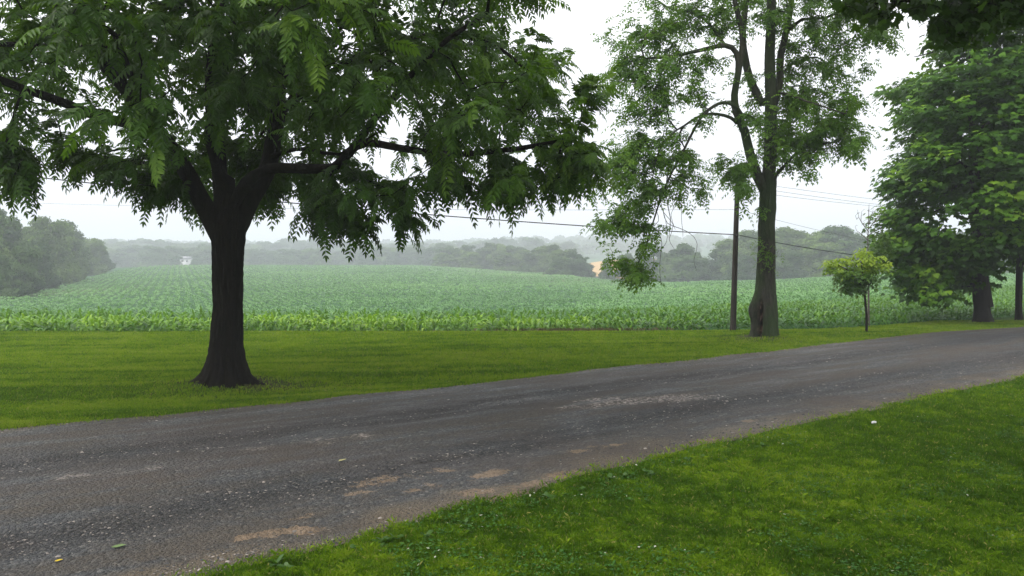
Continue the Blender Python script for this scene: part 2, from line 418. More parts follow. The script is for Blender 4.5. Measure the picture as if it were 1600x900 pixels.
STONE = m.done(m.princ(c, .75, .35))
n = 110000
D = np.exp(rng.uniform(math.log(3.2), math.log(22), n)); A = rng.uniform(-.85, .85, n); X, Y = A * D, D
k = on_road(X, Y, .05); X, Y = X[k], Y[k]
parts = [stones(0, X, Y, .0085 + .0005 * Y, rng.random(len(X)) ** 1.5 * .95)]
n = 9000; D = np.exp(rng.uniform(math.log(3.2), math.log(24), n)); A = rng.uniform(-.95, .95, n); X, Y = A * D, D
k = on_road(X, Y, .02); X, Y = X[k], Y[k]; Wd = (Y - road_near(X)) / (road_far(X) - road_near(X))
k = rng.random(len(X)) < .25 + .75 * np.exp(-((Wd - .46) / .07) ** 2) + .9 * np.exp(-((Wd - .06) / .05) ** 2) + .6 * np.exp(-((Wd - .93) / .05) ** 2); X, Y = X[k], Y[k]
parts.append(stones(0, X, Y, .016 + .0006 * Y, rng.random(len(X)) * .96))
for x, y, sx, sy, cnt, sz, lo in [(1000, 633, 1.25, .22, 260, .022, .82), (1075, 626, .5, .14, 60, .024, .85), (930, 630, .7, .2, 110, .016, .7), (540, 690, 1.0, .22, 200, .013, .6), (430, 705, 1.1, .25, 200, .012, .55), (240, 735, 1.4, .3, 260, .012, .5),
                                (620, 682, .5, .15, 80, .013, .6), (420, 860, .6, .10, 160, .010, .5), (300, 895, .5, .12, 120, .011, .5), (700, 715, .9, .2, 120, .012, .5), (350, 725, .5, .2, 120, .013, .6)]:
    c = G(x, y); al, ac = rng.normal(0, sx * .7, cnt), rng.normal(0, sy * .7, cnt)
    X = c[0] + al * .9 - ac * .35; Y = c[1] + al * .35 + ac * .9
    parts.append(stones(0, X, Y, sz, rng.uniform(lo, 1, cnt)))
off = 0; VV, FF, AA = [], [], []
for v, f, a in parts: VV.append(v); FF.append(f + off); AA.append(a); off += len(v)
gravel = mesh_np('gravel', np.vstack(VV), np.vstack(FF), STONE, attrs=dict(var=np.concatenate(AA)))
tag(gravel, 'loose dark and pale gravel stones strewn over the road', 'gravel', kind='stuff')

# ------------------------------------------------------------------ lawn grass
def blades(X, Y, h, wd, var, z=None):
    n = len(X); a = rng.random(n) * 6.283; lean = rng.random(n) ** 1.5 * 1.0; la = rng.random(n) * 6.283
    z0 = (gz(X, Y) if z is None else z)
    cx, cy = np.cos(a) * wd * .5, np.sin(a) * wd * .5
    lx, ly = np.cos(la) * h * lean, np.sin(la) * h * lean
    v = np.empty((n, 4, 3))
    v[:, 0] = np.stack([X - cx, Y - cy, z0 - .004], 1); v[:, 1] = np.stack([X + cx, Y + cy, z0 - .004], 1)
    v[:, 2] = np.stack([X + lx * .45 + cx * .75, Y + ly * .45 + cy * .75, z0 + h * .6], 1)
    v[:, 3] = np.stack([X + lx, Y + ly, z0 + h * (1 - .35 * lean)], 1)
    b = np.arange(n) * 4
    return v.reshape(-1, 3), np.concatenate([np.stack([b, b + 1, b + 2], 1), np.stack([b, b + 2, b + 3], 1)]), np.repeat(var, 4)
N = 2500000
u = rng.random(N)
D0, D1 = 3.6, 33.
D = D0 * (D1 / D0) ** u                                   # density falls as 1/D^2
A = rng.uniform(-1.15, 1.15, N); X, Y = A * D, D
k = (~on_road(X, Y, rng.normal(.02, .12, N))) & (Y < corn_edge(X) + .25)
X, Y = X[k], Y[k]
bx = np.exp(-(((X + 5.3) / 1.3) ** 2 + ((Y - 15.35) / .6) ** 2)) + np.exp(-(((X - 7.3) / .9) ** 2 + ((Y - 23.6) / .8) ** 2))
k = rng.random(len(X)) > bx * 1.1
nearw = smooth(.55, .0, road_near(X) - Y) * (Y < road_near(X) + 1)
k &= rng.random(len(X)) > nearw * .55 * (vfbm(X * 2, Y * 2, 3) < .55)
X, Y = X[k], Y[k]
lum = vfbm(X * .8, Y * .8, 4); lum2 = vfbm(X * 4 + 50, Y * 4, 3)
lum3 = vfbm(X * 11 + 9, Y * 11, 2)
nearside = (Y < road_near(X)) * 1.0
streak = vfbm(X * .25 + 7, (Y - .12 * X) * 3.2, 3) - .5
var = np.clip(.68 - .33 * nearside + (lum - .5) * (.55 + .15 * nearside) + (lum2 - .5) * (.45 + .25 * nearside) + (lum3 - .5) * .45 * nearside + streak * .75 * (1 - nearside) + rng.normal(0, .14, len(X)), 0, 1)  # near lawn: tree shade from overhead painted in as darker blade colour
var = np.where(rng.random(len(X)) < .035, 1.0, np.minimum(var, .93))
h = (.020 + .030 * lum2 + .022 * smooth(.45, .7, lum3) + .014 * rng.random(len(X))) * (1 + .4 * (rng.random(len(X)) < .03))
wd = .0035 * (Y / 6.) ** .9 * (1 + .6 * rng.random(len(X)))
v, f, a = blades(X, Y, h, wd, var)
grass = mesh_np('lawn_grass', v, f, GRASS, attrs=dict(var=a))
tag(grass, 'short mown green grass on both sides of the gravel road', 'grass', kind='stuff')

# clover and broad little leaves mixed into the near lawn
n = 60000
D = np.exp(rng.uniform(math.log(4.6), math.log(15), n)); X = rng.uniform(-.3, .8, n) * D; Y = D
k = (~on_road(X, Y, -.05)) & (vfbm(X * 1.6 + 30, Y * 1.6, 3) > .55); X, Y = X[k], Y[k]; n = len(X)
az = rng.random(n) * 6.28; s_ = rng.uniform(.008, .019, n); z0 = gz(X, Y) + rng.uniform(.015, .05, n)
c_ = np.stack([X, Y, z0], 1); t1 = np.stack([np.cos(az), np.sin(az), rng.normal(0, .25, n)], 1); t2 = np.stack([-np.sin(az), np.cos(az), rng.normal(0, .25, n)], 1)
V = np.stack([c_ - t1 * s_[:, None], c_ - t1 * s_[:, None] * .2 + t2 * s_[:, None] * .7, c_ + t1 * s_[:, None], c_ - t1 * s_[:, None] * .2 - t2 * s_[:, None] * .7], 1).reshape(-1, 3); b = np.arange(n) * 4
tag(mesh_np('clover', V, np.stack([b, b + 1, b + 2, b + 3], 1), leaf_mat('clover_leaf', [(0, (.03, .10, .015)), (.9, (.07, .19, .03)), (.97, (.10, .22, .04)), (1, (.6, .6, .5))], .3, (.1, .25, .02), .6, .2), attrs=dict(var=np.repeat(rng.random(n), 4))), 'clover patches mixed into the near lawn', 'clover', kind='stuff')

# ------------------------------------------------------------------ corn
def strips(B, az, Ln, wid, rise, droop, seg, var, taper=1.6):
    """arched leaf ribbons"""
    n = len(B); t = np.linspace(0, 1, seg + 1)
    out = np.stack([np.cos(az), np.sin(az), 0 * az], 1); side = np.stack([-np.sin(az), np.cos(az), 0 * az], 1)
    r = Ln[:, None] * (t[None] * (1 - .25 * t[None] * droop[:, None]))
    z = Ln[:, None] * (rise[:, None] * t[None] - droop[:, None] * t[None] ** 2.2)
    c = B[:, None] + out[:, None] * (r * np.sqrt(np.maximum(1 - np.minimum(rise, .95) ** 2, .1))[:, None])[..., None]
    c[..., 2] += z
    wt = wid[:, None] * (.55 + 1.1 * t[None]) * (1 - t[None] ** taper) * .5 + .0015
    tw = rng.normal(0, .35, n)
    sd = side[:, None] * np.cos(tw)[:, None, None] + np.array([0, 0, 1.])[None, None] * np.sin(tw)[:, None, None]
    V = np.stack([c - sd * wt[..., None], c + sd * wt[..., None]], 2).reshape(n, -1, 3)
    k = np.arange(seg)
    q = np.stack([2 * k, 2 * k + 1, 2 * k + 3, 2 * k + 2], 1)
    Fq = (q[None] + (np.arange(n) * (2 * seg + 2))[:, None, None]).reshape(-1, 4)
    return V.reshape(-1, 3), Fq, np.repeat(var, 2 * seg + 2)
def join(L):
    off = 0; v, f, a = [], [], []
    for x, y, z in L: v.append(x); f.append(y + off); a.append(z); off += len(x)
    return np.vstack(v), np.vstack(f), np.concatenate(a)
# near plants: rows running along the edge of the lawn
PX, PY = [], []
for r in range(26):
    x = np.arange(-46, 50, .21 if r < 12 else .26); x = x + rng.normal(0, .04, len(x))
    PX.append(x); PY.append(corn_edge(x) + .35 + r * .72 + rng.normal(0, .06, len(x)) + .5 * (vfbm(x * .3, x * 0 + r * .2, 2) - .5) * (r > 0))
row = np.concatenate([np.full(len(x), i) for i, x in enumerate(PX)])
X, Y = np.concatenate(PX), np.concatenate(PY)
k = np.abs(X) < 1.05 * Y; X, Y, row = X[k], Y[k], row[k]
z0 = gz(X, Y)
left = smooth(8, 2, X)
hgt = (.54 + .26 * smooth(0, 5, row)) * (.75 + .5 * vfbm(X * .5, Y * .5, 3)) * rng.uniform(.82, 1.12, len(X))
hgt = hgt * (1 - .2 * smooth(3, 9, X))
front = smooth(5.5, 1, row)
VV = []
for li in range(9):
    fr = (li + 1) / 9.
    az = rng.normal(0, .35, len(X)) + np.where(li % 2, 0, math.pi) + np.floor(rng.random(len(X)) * 2) * 0 + (X * 13.7 + Y * 7.3) % 3.1416
    B = np.stack([X, Y, z0 + hgt * (.10 + .55 * fr)], 1)
    Ln = hgt * (.75 + .25 * math.sin(fr * 3)) * rng.uniform(.8, 1.15, len(X))
    rise = .50 + .36 * fr + rng.normal(0, .1, len(X)); droop = .85 - .22 * fr + rng.normal(0, .12, len(X))
    vr = .30 + .10 * smooth(2, 9, X) + .50 * front * left * (.55 + .9 * (vfbm(X * .7, Y * .7 + 4, 3) - .2)) + .15 * fr + rng.normal(0, .10, len(X)) + .25 * (vfbm(X * .9, Y * .9, 2) - .5)
    VV.append(strips(B, az, Ln, .105 * np.ones(len(X)), rise, np.maximum(droop, .1), 4, np.clip(vr, 0, 1)))
v, f, a = join(VV)
cornn = mesh_np('corn_crop', v, f, CORN_NEAR, attrs=dict(var=a))
tag(cornn, 'knee high corn crop along the lawn edge, yellow green front rows on the left', 'corn', kind='stuff')

# far plants: rows with plants that thin out into simpler tufts
th_r = math.radians(113)                                   # row direction over the far slope
dr = np.array([math.cos(th_r), math.sin(th_r)]); dn = np.array([-dr[1], dr[0]])
XX, YY, SS = [], [], []
for D0, D1, dens, sz in [(44, 70, 4.0, .62), (70, 110, 2.6, .72), (110, 170, 1.5, .85), (170, 245, .85, 1.05), (245, 345, .50, 1.25)]:
    area = .5 * (D1 ** 2 - D0 ** 2) * 1.96
    n = int(area * dens)
    D = np.sqrt(rng.uniform(D0 ** 2, D1 ** 2, n)); A = rng.uniform(-.98, .98, n)
    x, y = A * D, D
    # snap to rows
    cc = x * dn[0] + y * dn[1]; al = x * dr[0] + y * dr[1]
    sp = 1.0 if D0 < 100 else 1.5
    cc = np.round(cc / sp) * sp + rng.normal(0, 1, n) * sp * (.17 + .30 * smooth(-.30, -.05, A))
    x, y = cc * dn[0] + al * dr[0], cc * dn[1] + al * dr[1]
    XX.append(x); YY.append(y); SS.append(np.full(n, sz))
X, Y, S = np.concatenate(XX), np.concatenate(YY), np.concatenate(SS)
apx = 800 + F * X / Y
lim = np.interp(apx, [-100, 0, 60, 110, 190, 300, 860, 900, 1000, 1200, 1420, 1700], [100, 118, 138, 165, 255, 340, 330, 225, 185, 170, 175, 175])
k = (Y < lim) & (Y > corn_edge(X) + 17) & (rng.random(len(X)) < .25 + 1.3 * vfbm(X * .09, Y * .05, 3))
# headland gap on the left and faint wheel gaps
k &= ~((np.abs(Y - (88 + .02 * X)) < .7) & (X < -12))
X, Y, S = X[k], Y[k], S[k]
z0 = gz(X, Y); hh = S * rng.uniform(.75, 1.15, len(X)) * (.8 + .4 * vfbm(X * .12, Y * .12, 2))
vr0 = .45 + .9 * (vfbm(X * .05, Y * .035, 4) - .5) + .25 * (vfbm(X * .6, Y * .3, 2) - .5)
VV = []
az0 = rng.random(len(X)) * 6.28
for li in range(4):
    az = az0 + li * 1.57 + rng.normal(0, .3, len(X))
    B = np.stack([X, Y, z0 + .38 * np.minimum(hh, .8)], 1)
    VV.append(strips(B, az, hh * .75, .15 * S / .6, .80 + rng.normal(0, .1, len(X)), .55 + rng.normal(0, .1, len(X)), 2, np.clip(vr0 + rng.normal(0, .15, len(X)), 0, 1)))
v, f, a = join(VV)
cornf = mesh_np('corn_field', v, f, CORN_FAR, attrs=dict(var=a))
tag(cornf, 'wide pale green corn field in faint rows running back to the misty trees', 'corn', kind='stuff')

# dry stalks of grass at the foot of the corn right of centre
n = 1800
x = rng.normal(0, 1, n) * 1.5 + G(890, 517)[0]; y = corn_edge(x) + rng.uniform(-.05, .3, n)
v, f, a = blades(x, y, rng.uniform(.06, .22, n), np.full(n, .008), rng.random(n))
tag(mesh_np('dry_grass', v, f, leaf_mat('dry_grass', [(0, (.07, .065, .03)), (1, (.19, .16, .09))], .2, (.2, .18, .08)), attrs=dict(var=a)), 'thin brown dry grass at the foot of the corn', 'grass', kind='stuff')

# ------------------------------------------------------------------ tree skeletons
class Skel:
    def __init__(s): s.p = []; s.par = []; s.r = []; s.fixed = []; s.term = []
    def node(s, p, par, r=0, fixed=False):
        s.p.append(np.array(p, float)); s.par.append(par); s.r.append(r); s.fixed.append(fixed); return len(s.p) - 1
    def limb(s, pts, r0, r1, start=None, step=.25, wob=.0):
        """smooth polyline (Catmull-Rom) with radius falling r0->r1; joins the nearest existing node"""
        pts = np.array(pts, float)
        ext = np.vstack([2 * pts[0] - pts[1], pts, 2 * pts[-1] - pts[-2]])
        out = []
        for i in range(1, len(ext) - 2):
            L = np.linalg.norm(ext[i + 1] - ext[i]); m = max(2, int(L / step))
            for t in np.arange(m) / m:
                a, b, c, d = ext[i - 1], ext[i], ext[i + 1], ext[i + 2]
                out.append(.5 * ((2 * b) + (c - a) * t + (2 * a - 5 * b + 4 * c - d) * t * t + (3 * b - a - 3 * c + d) * t ** 3))
        out.append(pts[-1]); out = np.array(out)
        if start is None and s.p: start = int(np.argmin(np.linalg.norm(np.array(s.p) - out[0], axis=1)))
        par = -1 if start is None else start
        ids = []
        for q, pp in enumerate(out):
            t = q / (len(out) - 1)
            if wob: pp = pp + np.array(mnoise.noise_vector(Vector(pp) * 1.3)) * wob * min(1, t * 4)
            par = s.node(pp, par, r0 + (r1 - r0) * t ** .8, True); ids.append(par)
        return ids
    def grow(s, A, step=.3, tipr=.005, ex=.42, sag=.15, maxpen=.6, zpen=.5, wob=.05):
        A = np.array(A)
        cap = len(s.p) + len(A) * 26 + 100
        arr = np.zeros((cap, 3)); n = len(s.p); arr[:n] = np.array(s.p)
        d0 = np.array([np.min(np.linalg.norm(arr[:n] - a, axis=1)) for a in A])
        for a in A[np.argsort(d0)]:
            d = np.linalg.norm(arr[:n] - a, axis=1)
            pen = np.maximum(0, arr[:n, 2] - a[2]) * zpen
            rr_ = np.array(s.r[:n]); i = int(np.argmin(d + pen))
            L = d[i]; b = arr[i]
            pi = s.par[i]
            if pi >= 0: pd = norm(b - arr[pi])
            else: pd = np.array([0, 0, 1.])
            dr_ = (a - b) / max(L, 1e-6)
            c1 = b + (dr_ * .55 + pd * .35 + np.array([0, 0, .25])) * L * .5
            m = max(2, int(L / step)); m = min(m, 24)
            par = i
            for q in range(1, m + 1):
                t = q / m
                pt = (1 - t) ** 2 * b + 2 * t * (1 - t) * c1 + t * t * a
                pt = pt + rng.normal(0, wob, 3) * min(1, L) * (t < 1)
                par = s.node(pt, par); arr[n] = pt; n += 1
            s.term.append(par)
        # pipe-model radii for grown nodes
        load = np.zeros(n); 
        for t_ in s.term: load[t_] += 1
        for q in range(n - 1, -1, -1):
            if s.par[q] >= 0: load[s.par[q]] += load[q]
        for q in range(n):
            if not s.fixed[q]:
                r = tipr * max(load[q], 1) ** ex
                pr = s.r[s.par[q]] if s.par[q] >= 0 else 1
                s.r[q] = min(r, pr * .92)
    def chains(s):
        n = len(s.p); kids = [[] for _ in range(n)]
        for q in range(n):
            if s.par[q] >= 0: kids[s.par[q]].append(q)
        starts = [q for q in range(n) if s.par[q] < 0]; out = []
        st = [(q, None) for q in starts]
        while st:
            q, pre = st.pop(); ch = [] if pre is None else [pre]
            while True:
                ch.append(q)
                ks = kids[q]
                if not ks: break
                ks = sorted(ks, key=lambda k: (-(s.fixed[k] and s.fixed[q]), -s.r[k]))
                # a continuing node is the next one when it follows directly
                main = ks[0]
                for k in ks[1:]: st.append((k, q))
                q = main
            out.append(ch)
        return out
    def tubes(s, sides=(14, 8, 5, 3), th=(.09, .035, .012), rmin=0, rmax=9, jitter=.0):
        P_, R_ = np.array(s.p), np.array(s.r); V, Fq = [], []; off = 0
        for ch in s.chains():
            pts = P_[ch]; r = R_[ch].copy()
            if len(ch) < 2: continue
            if s.par[ch[1]] == ch[0] and not (s.par[ch[0]] < 0): r[0] = min(r[0], r[1] * 1.25)
            if r[1] < rmin or r[1] >= rmax: continue
            k = sides[0] if r[1] > th[0] else sides[1] if r[1] > th[1] else sides[2] if r[1] > th[2] else sides[3]
            tg = norm(np.gradient(pts, axis=0)); u = np.array([1., 0, 0]) if abs(tg[0][0]) < .8 else np.array([0, 1., 0])
            ang = np.arange(k) / k * 6.28318; rings = []
            for q in range(len(pts)):
                u = u - tg[q] * np.dot(u, tg[q]); u = u / max(np.linalg.norm(u), 1e-9); w_ = np.cross(tg[q], u)
                rad = r[q]
                if q == len(pts) - 1: rad *= .35
                rk = rad * (1 + (jitter * np.sin(ang * 3 + q * .7 + ch[0]) if jitter else 0)) * np.ones(k)
                rings.append(pts[q] + (np.cos(ang) * rk)[:, None] * u + (np.sin(ang) * rk)[:, None] * w_)
            V.append(np.vstack(rings))
            a_, b_ = np.meshgrid(np.arange(len(pts) - 1), np.arange(k), indexing='ij'); b2 = (b_ + 1) % k
            Fq.append((np.stack([a_ * k + b_, a_ * k + b2, (a_ + 1) * k + b2, (a_ + 1) * k + b_], -1)).reshape(-1, 4) + off)
            off += len(pts) * k
        return np.vstack(V), np.vstack(Fq)
    def tips(s, back=.6):
        """for every terminal: points along its last stretch and direction"""
        P_ = np.array(s.p); out = []
        for t_ in s.term:
            q, L, path = t_, 0, [t_]
            while s.par[q] >= 0 and L < back and not s.fixed[q]:
                L += np.linalg.norm(P_[q] - P_[s.par[q]]); q = s.par[q]; path.append(q)
            out.append(P_[path[::-1]])
        return out

def trunk_mesh(name, pts, radii, mat, parent, sides=56, furrow=.05, freq=11, flare=None, origin=(0, 0, 0), rings=110):
    """bark-furrowed trunk along a polyline; flare = [(angle, width, reach, height)]"""
    pts = np.array(pts, float); tl = np.concatenate([[0], np.cumsum(np.linalg.norm(np.diff(pts, axis=0), axis=1))])
    s = np.linspace(0, tl[-1], rings)
    C_ = np.stack([np.interp(s, tl, pts[:, i]) for i in range(3)], 1)
    k = np.hanning(9); k /= k.sum()
    Cs = np.stack([np.convolve(np.pad(C_[:, i], 4, mode='reflect', reflect_type='odd'), k, 'valid') for i in range(3)], 1)
    R = np.interp(s, tl, radii)
    ang = np.arange(sides) / sides * 2 * np.pi
    A2, S2 = np.meshgrid(ang, s)
    rad = R[:, None] * np.ones_like(A2)
    hz = np.array([[mnoise.fractal(Vector((math.cos(a) * freq * .5, math.sin(a) * freq * .5, z * 1.6)), 1, 2, 4) for a in ang] for z in s])
    low = np.array([[mnoise.noise(Vector((math.cos(a) * 1.1 + 5, math.sin(a) * 1.1, z * .9))) for a in ang] for z in s])
    rad = rad * (1 + furrow * hz + .07 * low)
    for a0, wd, reach, hgt in (flare or []):
        da = (A2 - a0 + np.pi) % (2 * np.pi) - np.pi
        rad += reach * np.exp(-(da / wd) ** 2) * np.exp(-(S2 / hgt) ** 1.2)
    V = np.stack([Cs[:, None, 0] + rad * np.cos(A2), Cs[:, None, 1] + rad * np.sin(A2), Cs[:, None, 2] + 0 * rad], -1).reshape(-1, 3) - np.array(origin)
    i, j = np.meshgrid(np.arange(rings - 1), np.arange(sides), indexing='ij'); j2 = (j + 1) % sides
    Q = np.stack([i * sides + j, i * sides + j2, (i + 1) * sides + j2, (i + 1) * sides + j], -1).reshape(-1, 4)
    return V, Q, rad, ang, s

# ------------------------------------------------------------------ leaves
def pinnate(B, d, Lr, npair, Ll, Wl, var, droop=.5, lean=.35, simple=False, rachis=True, term=True):
    """compound leaves: B base, d direction, Lr rachis length (n,), npair pairs of leaflets"""
    n = len(B); d = norm(d)
    up = np.array([0, 0, 1.])[None] + rng.normal(0, .35, (n, 3))
    side = norm(np.cross(d, up)); 
    t = np.linspace(.16, .97, npair); dz = droop * rng.uniform(.6, 1.4, n)
    def rp(t):
        p = B[:, None] + d[:, None] * (Lr[:, None] * (t - .18 * t * t))[..., None]
        p[..., 2] -= Lr[:, None] * dz[:, None] * t ** 2; return p
    pos = rp(t[None] * np.ones((n, 1))); tg = norm(rp(t[None] + .03) - rp(t[None] - .03))
    nrm = norm(np.cross(side[:, None], tg))
    prof = .62 + .5 * np.sin(np.pi * (.12 + .75 * t)) ; prof[-1] *= .85
    VV, bs = [], []
    def leaflet(org, dirv, wv, nv_, L_, W_):
        sh = org.shape[:-1]
        if simple:
            pts = [org, org + dirv * (.45 * L_)[..., None] + wv * (.5 * W_)[..., None], org + dirv * L_[..., None], org + dirv * (.45 * L_)[..., None] - wv * (.5 * W_)[..., None]]
        else:
            fo = .22
            pts = [org, org + dirv * (.30 * L_)[..., None] + (wv + nv_ * fo) * (.5 * W_)[..., None], org + dirv * (.66 * L_)[..., None] + (wv + nv_ * fo) * (.36 * W_)[..., None] - nv_ * (.03 * L_)[..., None],
                   org + dirv * L_[..., None] - nv_ * (.12 * L_)[..., None],
                   org + dirv * (.66 * L_)[..., None] + (-wv + nv_ * fo) * (.36 * W_)[..., None] - nv_ * (.03 * L_)[..., None], org + dirv * (.30 * L_)[..., None] + (-wv + nv_ * fo) * (.5 * W_)[..., None]]
        return np.stack(pts, -2).reshape(-1, len(pts), 3)
    rep = []
    for sg in (-1, 1):
        ddir = norm(tg * (lean + .25 * t[None, :, None]) + side[:, None] * sg * .9 + np.array([0, 0, -1.]) * (.22 + .35 * rng.random((n, npair, 1))) + rng.normal(0, .10, (n, npair, 3)))
        wv = norm(np.cross(ddir, nrm)); nn = norm(np.cross(wv, ddir))
        L_ = Ll * prof[None] * rng.uniform(.85, 1.15, (n, npair)) * (Lr / Lr.mean())[:, None] ** .5
        VV.append(leaflet(pos, ddir, wv, nn, L_, Wl * prof[None] * np.ones((n, 1)))); rep.append(np.repeat(np.arange(n), npair))
    if term:
        e = rp(np.full((n, 1), .99))[:, 0]; td = norm(tg[:, -1] + np.array([0, 0, -.3])); wv = norm(np.cross(td, nrm[:, -1])); nn = norm(np.cross(wv, td))
        VV.append(leaflet(e, td, wv, nn, np.full(n, Ll * .9), np.full(n, Wl))); rep.append(np.arange(n))
    L_ = np.vstack(VV); rep = np.concatenate(rep); kk = L_.shape[1]
    b = np.arange(len(L_)) * kk
    Fq = np.stack([b, b + 1, b + 2, b + 3], 1) if simple else np.concatenate([np.stack([b, b + 1, b + 2, b + 3], 1), np.stack([b, b + 3, b + 4, b + 5], 1)])
    V = L_.reshape(-1, 3); a = np.repeat(np.clip(var[rep] + rng.normal(0, .06, len(rep)), 0, 1), kk)
    if rachis:
        ts = np.linspace(0, 1, 5); c = rp(ts[None] * np.ones((n, 1))); w_ = (.0035 * (1 - .6 * ts))[None, :, None]
        s2 = np.stack([c - side[:, None] * w_, c + side[:, None] * w_], 2).reshape(n, -1, 3); k = np.arange(4)
        q = np.stack([2 * k, 2 * k + 1, 2 * k + 3, 2 * k + 2], 1)
        Fq = np.concatenate([Fq, (q[None] + (np.arange(n) * 10)[:, None, None]).reshape(-1, 4) + len(V)]); V = np.vstack([V, s2.reshape(-1, 3)]); a = np.concatenate([a, np.repeat(var * .5 + .4, 10)])
    return V, Fq, a

MAPLE = np.array([[0, 0], [.16, .02], [.36, -.10], [.34, .12], [.58, .30], [.36, .36], [.40, .52], [.16, .50], [.0, 1.0], [-.16, .50], [-.40, .52], [-.36, .36], [-.58, .30], [-.34, .12], [-.36, -.10], [-.16, .02]])
def palmate(C_, d, nrm, size, var, full=False):
    """lobed leaves: full outline fan, or three pointed lobes for smaller ones"""
    n = len(C_); d = norm(d); nrm = norm(nrm - d * np.sum(nrm * d, 1, keepdims=True)); sd = np.cross(d, nrm)
    if full:
        T_ = MAPLE; m_ = len(T_)
        cur = -.18 * (T_[:, 0] ** 2 * 1.8 + (T_[:, 1] - .3) ** 2)
        V = C_[:, None] + (sd[:, None] * T_[None, :, :1] + d[:, None] * T_[None, :, 1:] + nrm[:, None] * cur[None, :, None]) * size[:, None, None]
        k = np.arange(1, m_ - 1); tri = np.stack([0 * k, k, k + 1], 1)
        # fan from the leaf's middle gives clean lobes
        mid = C_ + (d * .32) * size[:, None]
        V = np.concatenate([V, mid[:, None]], 1)
        k = np.arange(m_); tri = np.stack([0 * k + m_, k, (k + 1) % m_], 1)
        Fq = (tri[None] + (np.arange(n) * (m_ + 1))[:, None, None]).reshape(-1, 3); return V.reshape(-1, 3), Fq, np.repeat(var, m_ + 1)
    VV = []
    for a_, L_, w_ in ((0, 1.0, .30), (.95, .74, .25), (-.95, .74, .25)):
        dd = d * math.cos(a_) + sd * math.sin(a_); ss = -d * math.sin(a_) + sd * math.cos(a_); s_ = size[:, None]
        VV.append(np.stack([C_, C_ + dd * .45 * L_ * s_ + ss * w_ * s_ - nrm * .04 * s_, C_ + dd * L_ * s_ - nrm * .14 * s_, C_ + dd * .45 * L_ * s_ - ss * w_ * s_ - nrm * .04 * s_], 1))
    V = np.stack(VV, 1).reshape(-1, 3); b = np.arange(n * 3) * 4
    return V, np.stack([b, b + 1, b + 2, b + 3], 1), np.repeat(var, 12)

def inside(pts, xs, ys):
    return np.interp(pts, xs, ys)

# ------------------------------------------------------------------ the big walnut tree on the left
WD = float(G(352, 600)[1])
wbase = P(352, 600, WD); wbase[2] = 0.0
W_ = empty('walnut_tree', tuple(wbase)); tag(W_, 'broad dark walnut tree with thick black trunk and feathery leaves, left on the lawn', 'tree')
sk = Skel()
q = lambda L_: [P(x, y, WD + dz) for x, y, dz in L_]
sk.limb(q([(354, 470, 0), (354, 400, 0), (350, 350, 0), (350, 310, 0), (352, 285, 0)]), .26, .19, step=.2)
ax = q([(346, 372, 0), (322, 325, -.1), (300, 285, -.3), (268, 235, -.6), (228, 180, -1), (180, 120, -1.4), (120, 50, -1.8), (40, -40, -2)])
sk.limb(ax, .21, .055, wob=.05)
sk.limb(q([(250, 212, -.8), (195, 192, -1.4), (140, 178, -2), (70, 152, -2.6), (0, 122, -3), (-100, 70, -3.4)]), .11, .045, wob=.06)
sk.limb(q([(215, 165, -1), (155, 78, -1.9), (60, 72, -2.2), (-20, 70, -2.5), (-120, 60, -3)]), .07, .03, wob=.06)
sk.limb(q([(352, 360, 0), (345, 290, .1), (338, 220, .2), (332, 140, .2), (345, 20, 0), (345, -140, 0), (350, -330, 0)]), .17, .05, wob=.06)
sk.limb(q([(366, 365, 0), (392, 310, .2), (420, 262, .5), (430, 200, .8), (442, 100, 1.2), (470, -40, 1.6), (500, -200, 2)]), .21, .05, wob=.06)
sk.limb(q([(366, 318, -.1), (385, 285, -.15), (410, 268, -.2), (435, 261, -.2), (475, 263, -.5), (522, 262, -.8), (546, 240, -.9), (575, 224, -1), (640, 233, -1.3), (700, 241, -1.5), (780, 236, -1.8), (870, 222, -2)]), .13, .04, wob=.03)
sk.limb(q([(428, 245, .4), (445, 237, .3), (480, 233, .1), (530, 240, 0), (600, 200, 0)]), .055, .02, wob=.04)
sk.limb(q([(340, 270, -.1), (325, 190, -1.4), (335, 60, -3.2), (370, -60, -4.6)]), .10, .035, wob=.06)
sk.limb(q([(546, 240, -.9), (600, 170, -1.9), (680, 80, -3), (760, 20, -3.6)]), .08, .03, wob=.06)
sk.limb(q([(425, 215, .7), (450, 160, 2.0), (520, 60, 3.6), (600, -40, 4.4)]), .09, .03, wob=.06)
sk.limb(q([(430, 180, .9), (520, 110, .6), (640, 60, .4), (740, 60, .3), (830, 110, 0)]), .09, .03, wob=.06)
sk.limb(q([(300, 285, -.3), (250, 262, .5), (180, 250, 1.4), (90, 230, 2)]), .07, .025, wob=.06)
sk.limb(q([(228, 180, -1), (200, 110, -2.8), (180, 60, -4.3), (120, 20, -5.2)]), .08, .03, wob=.06)
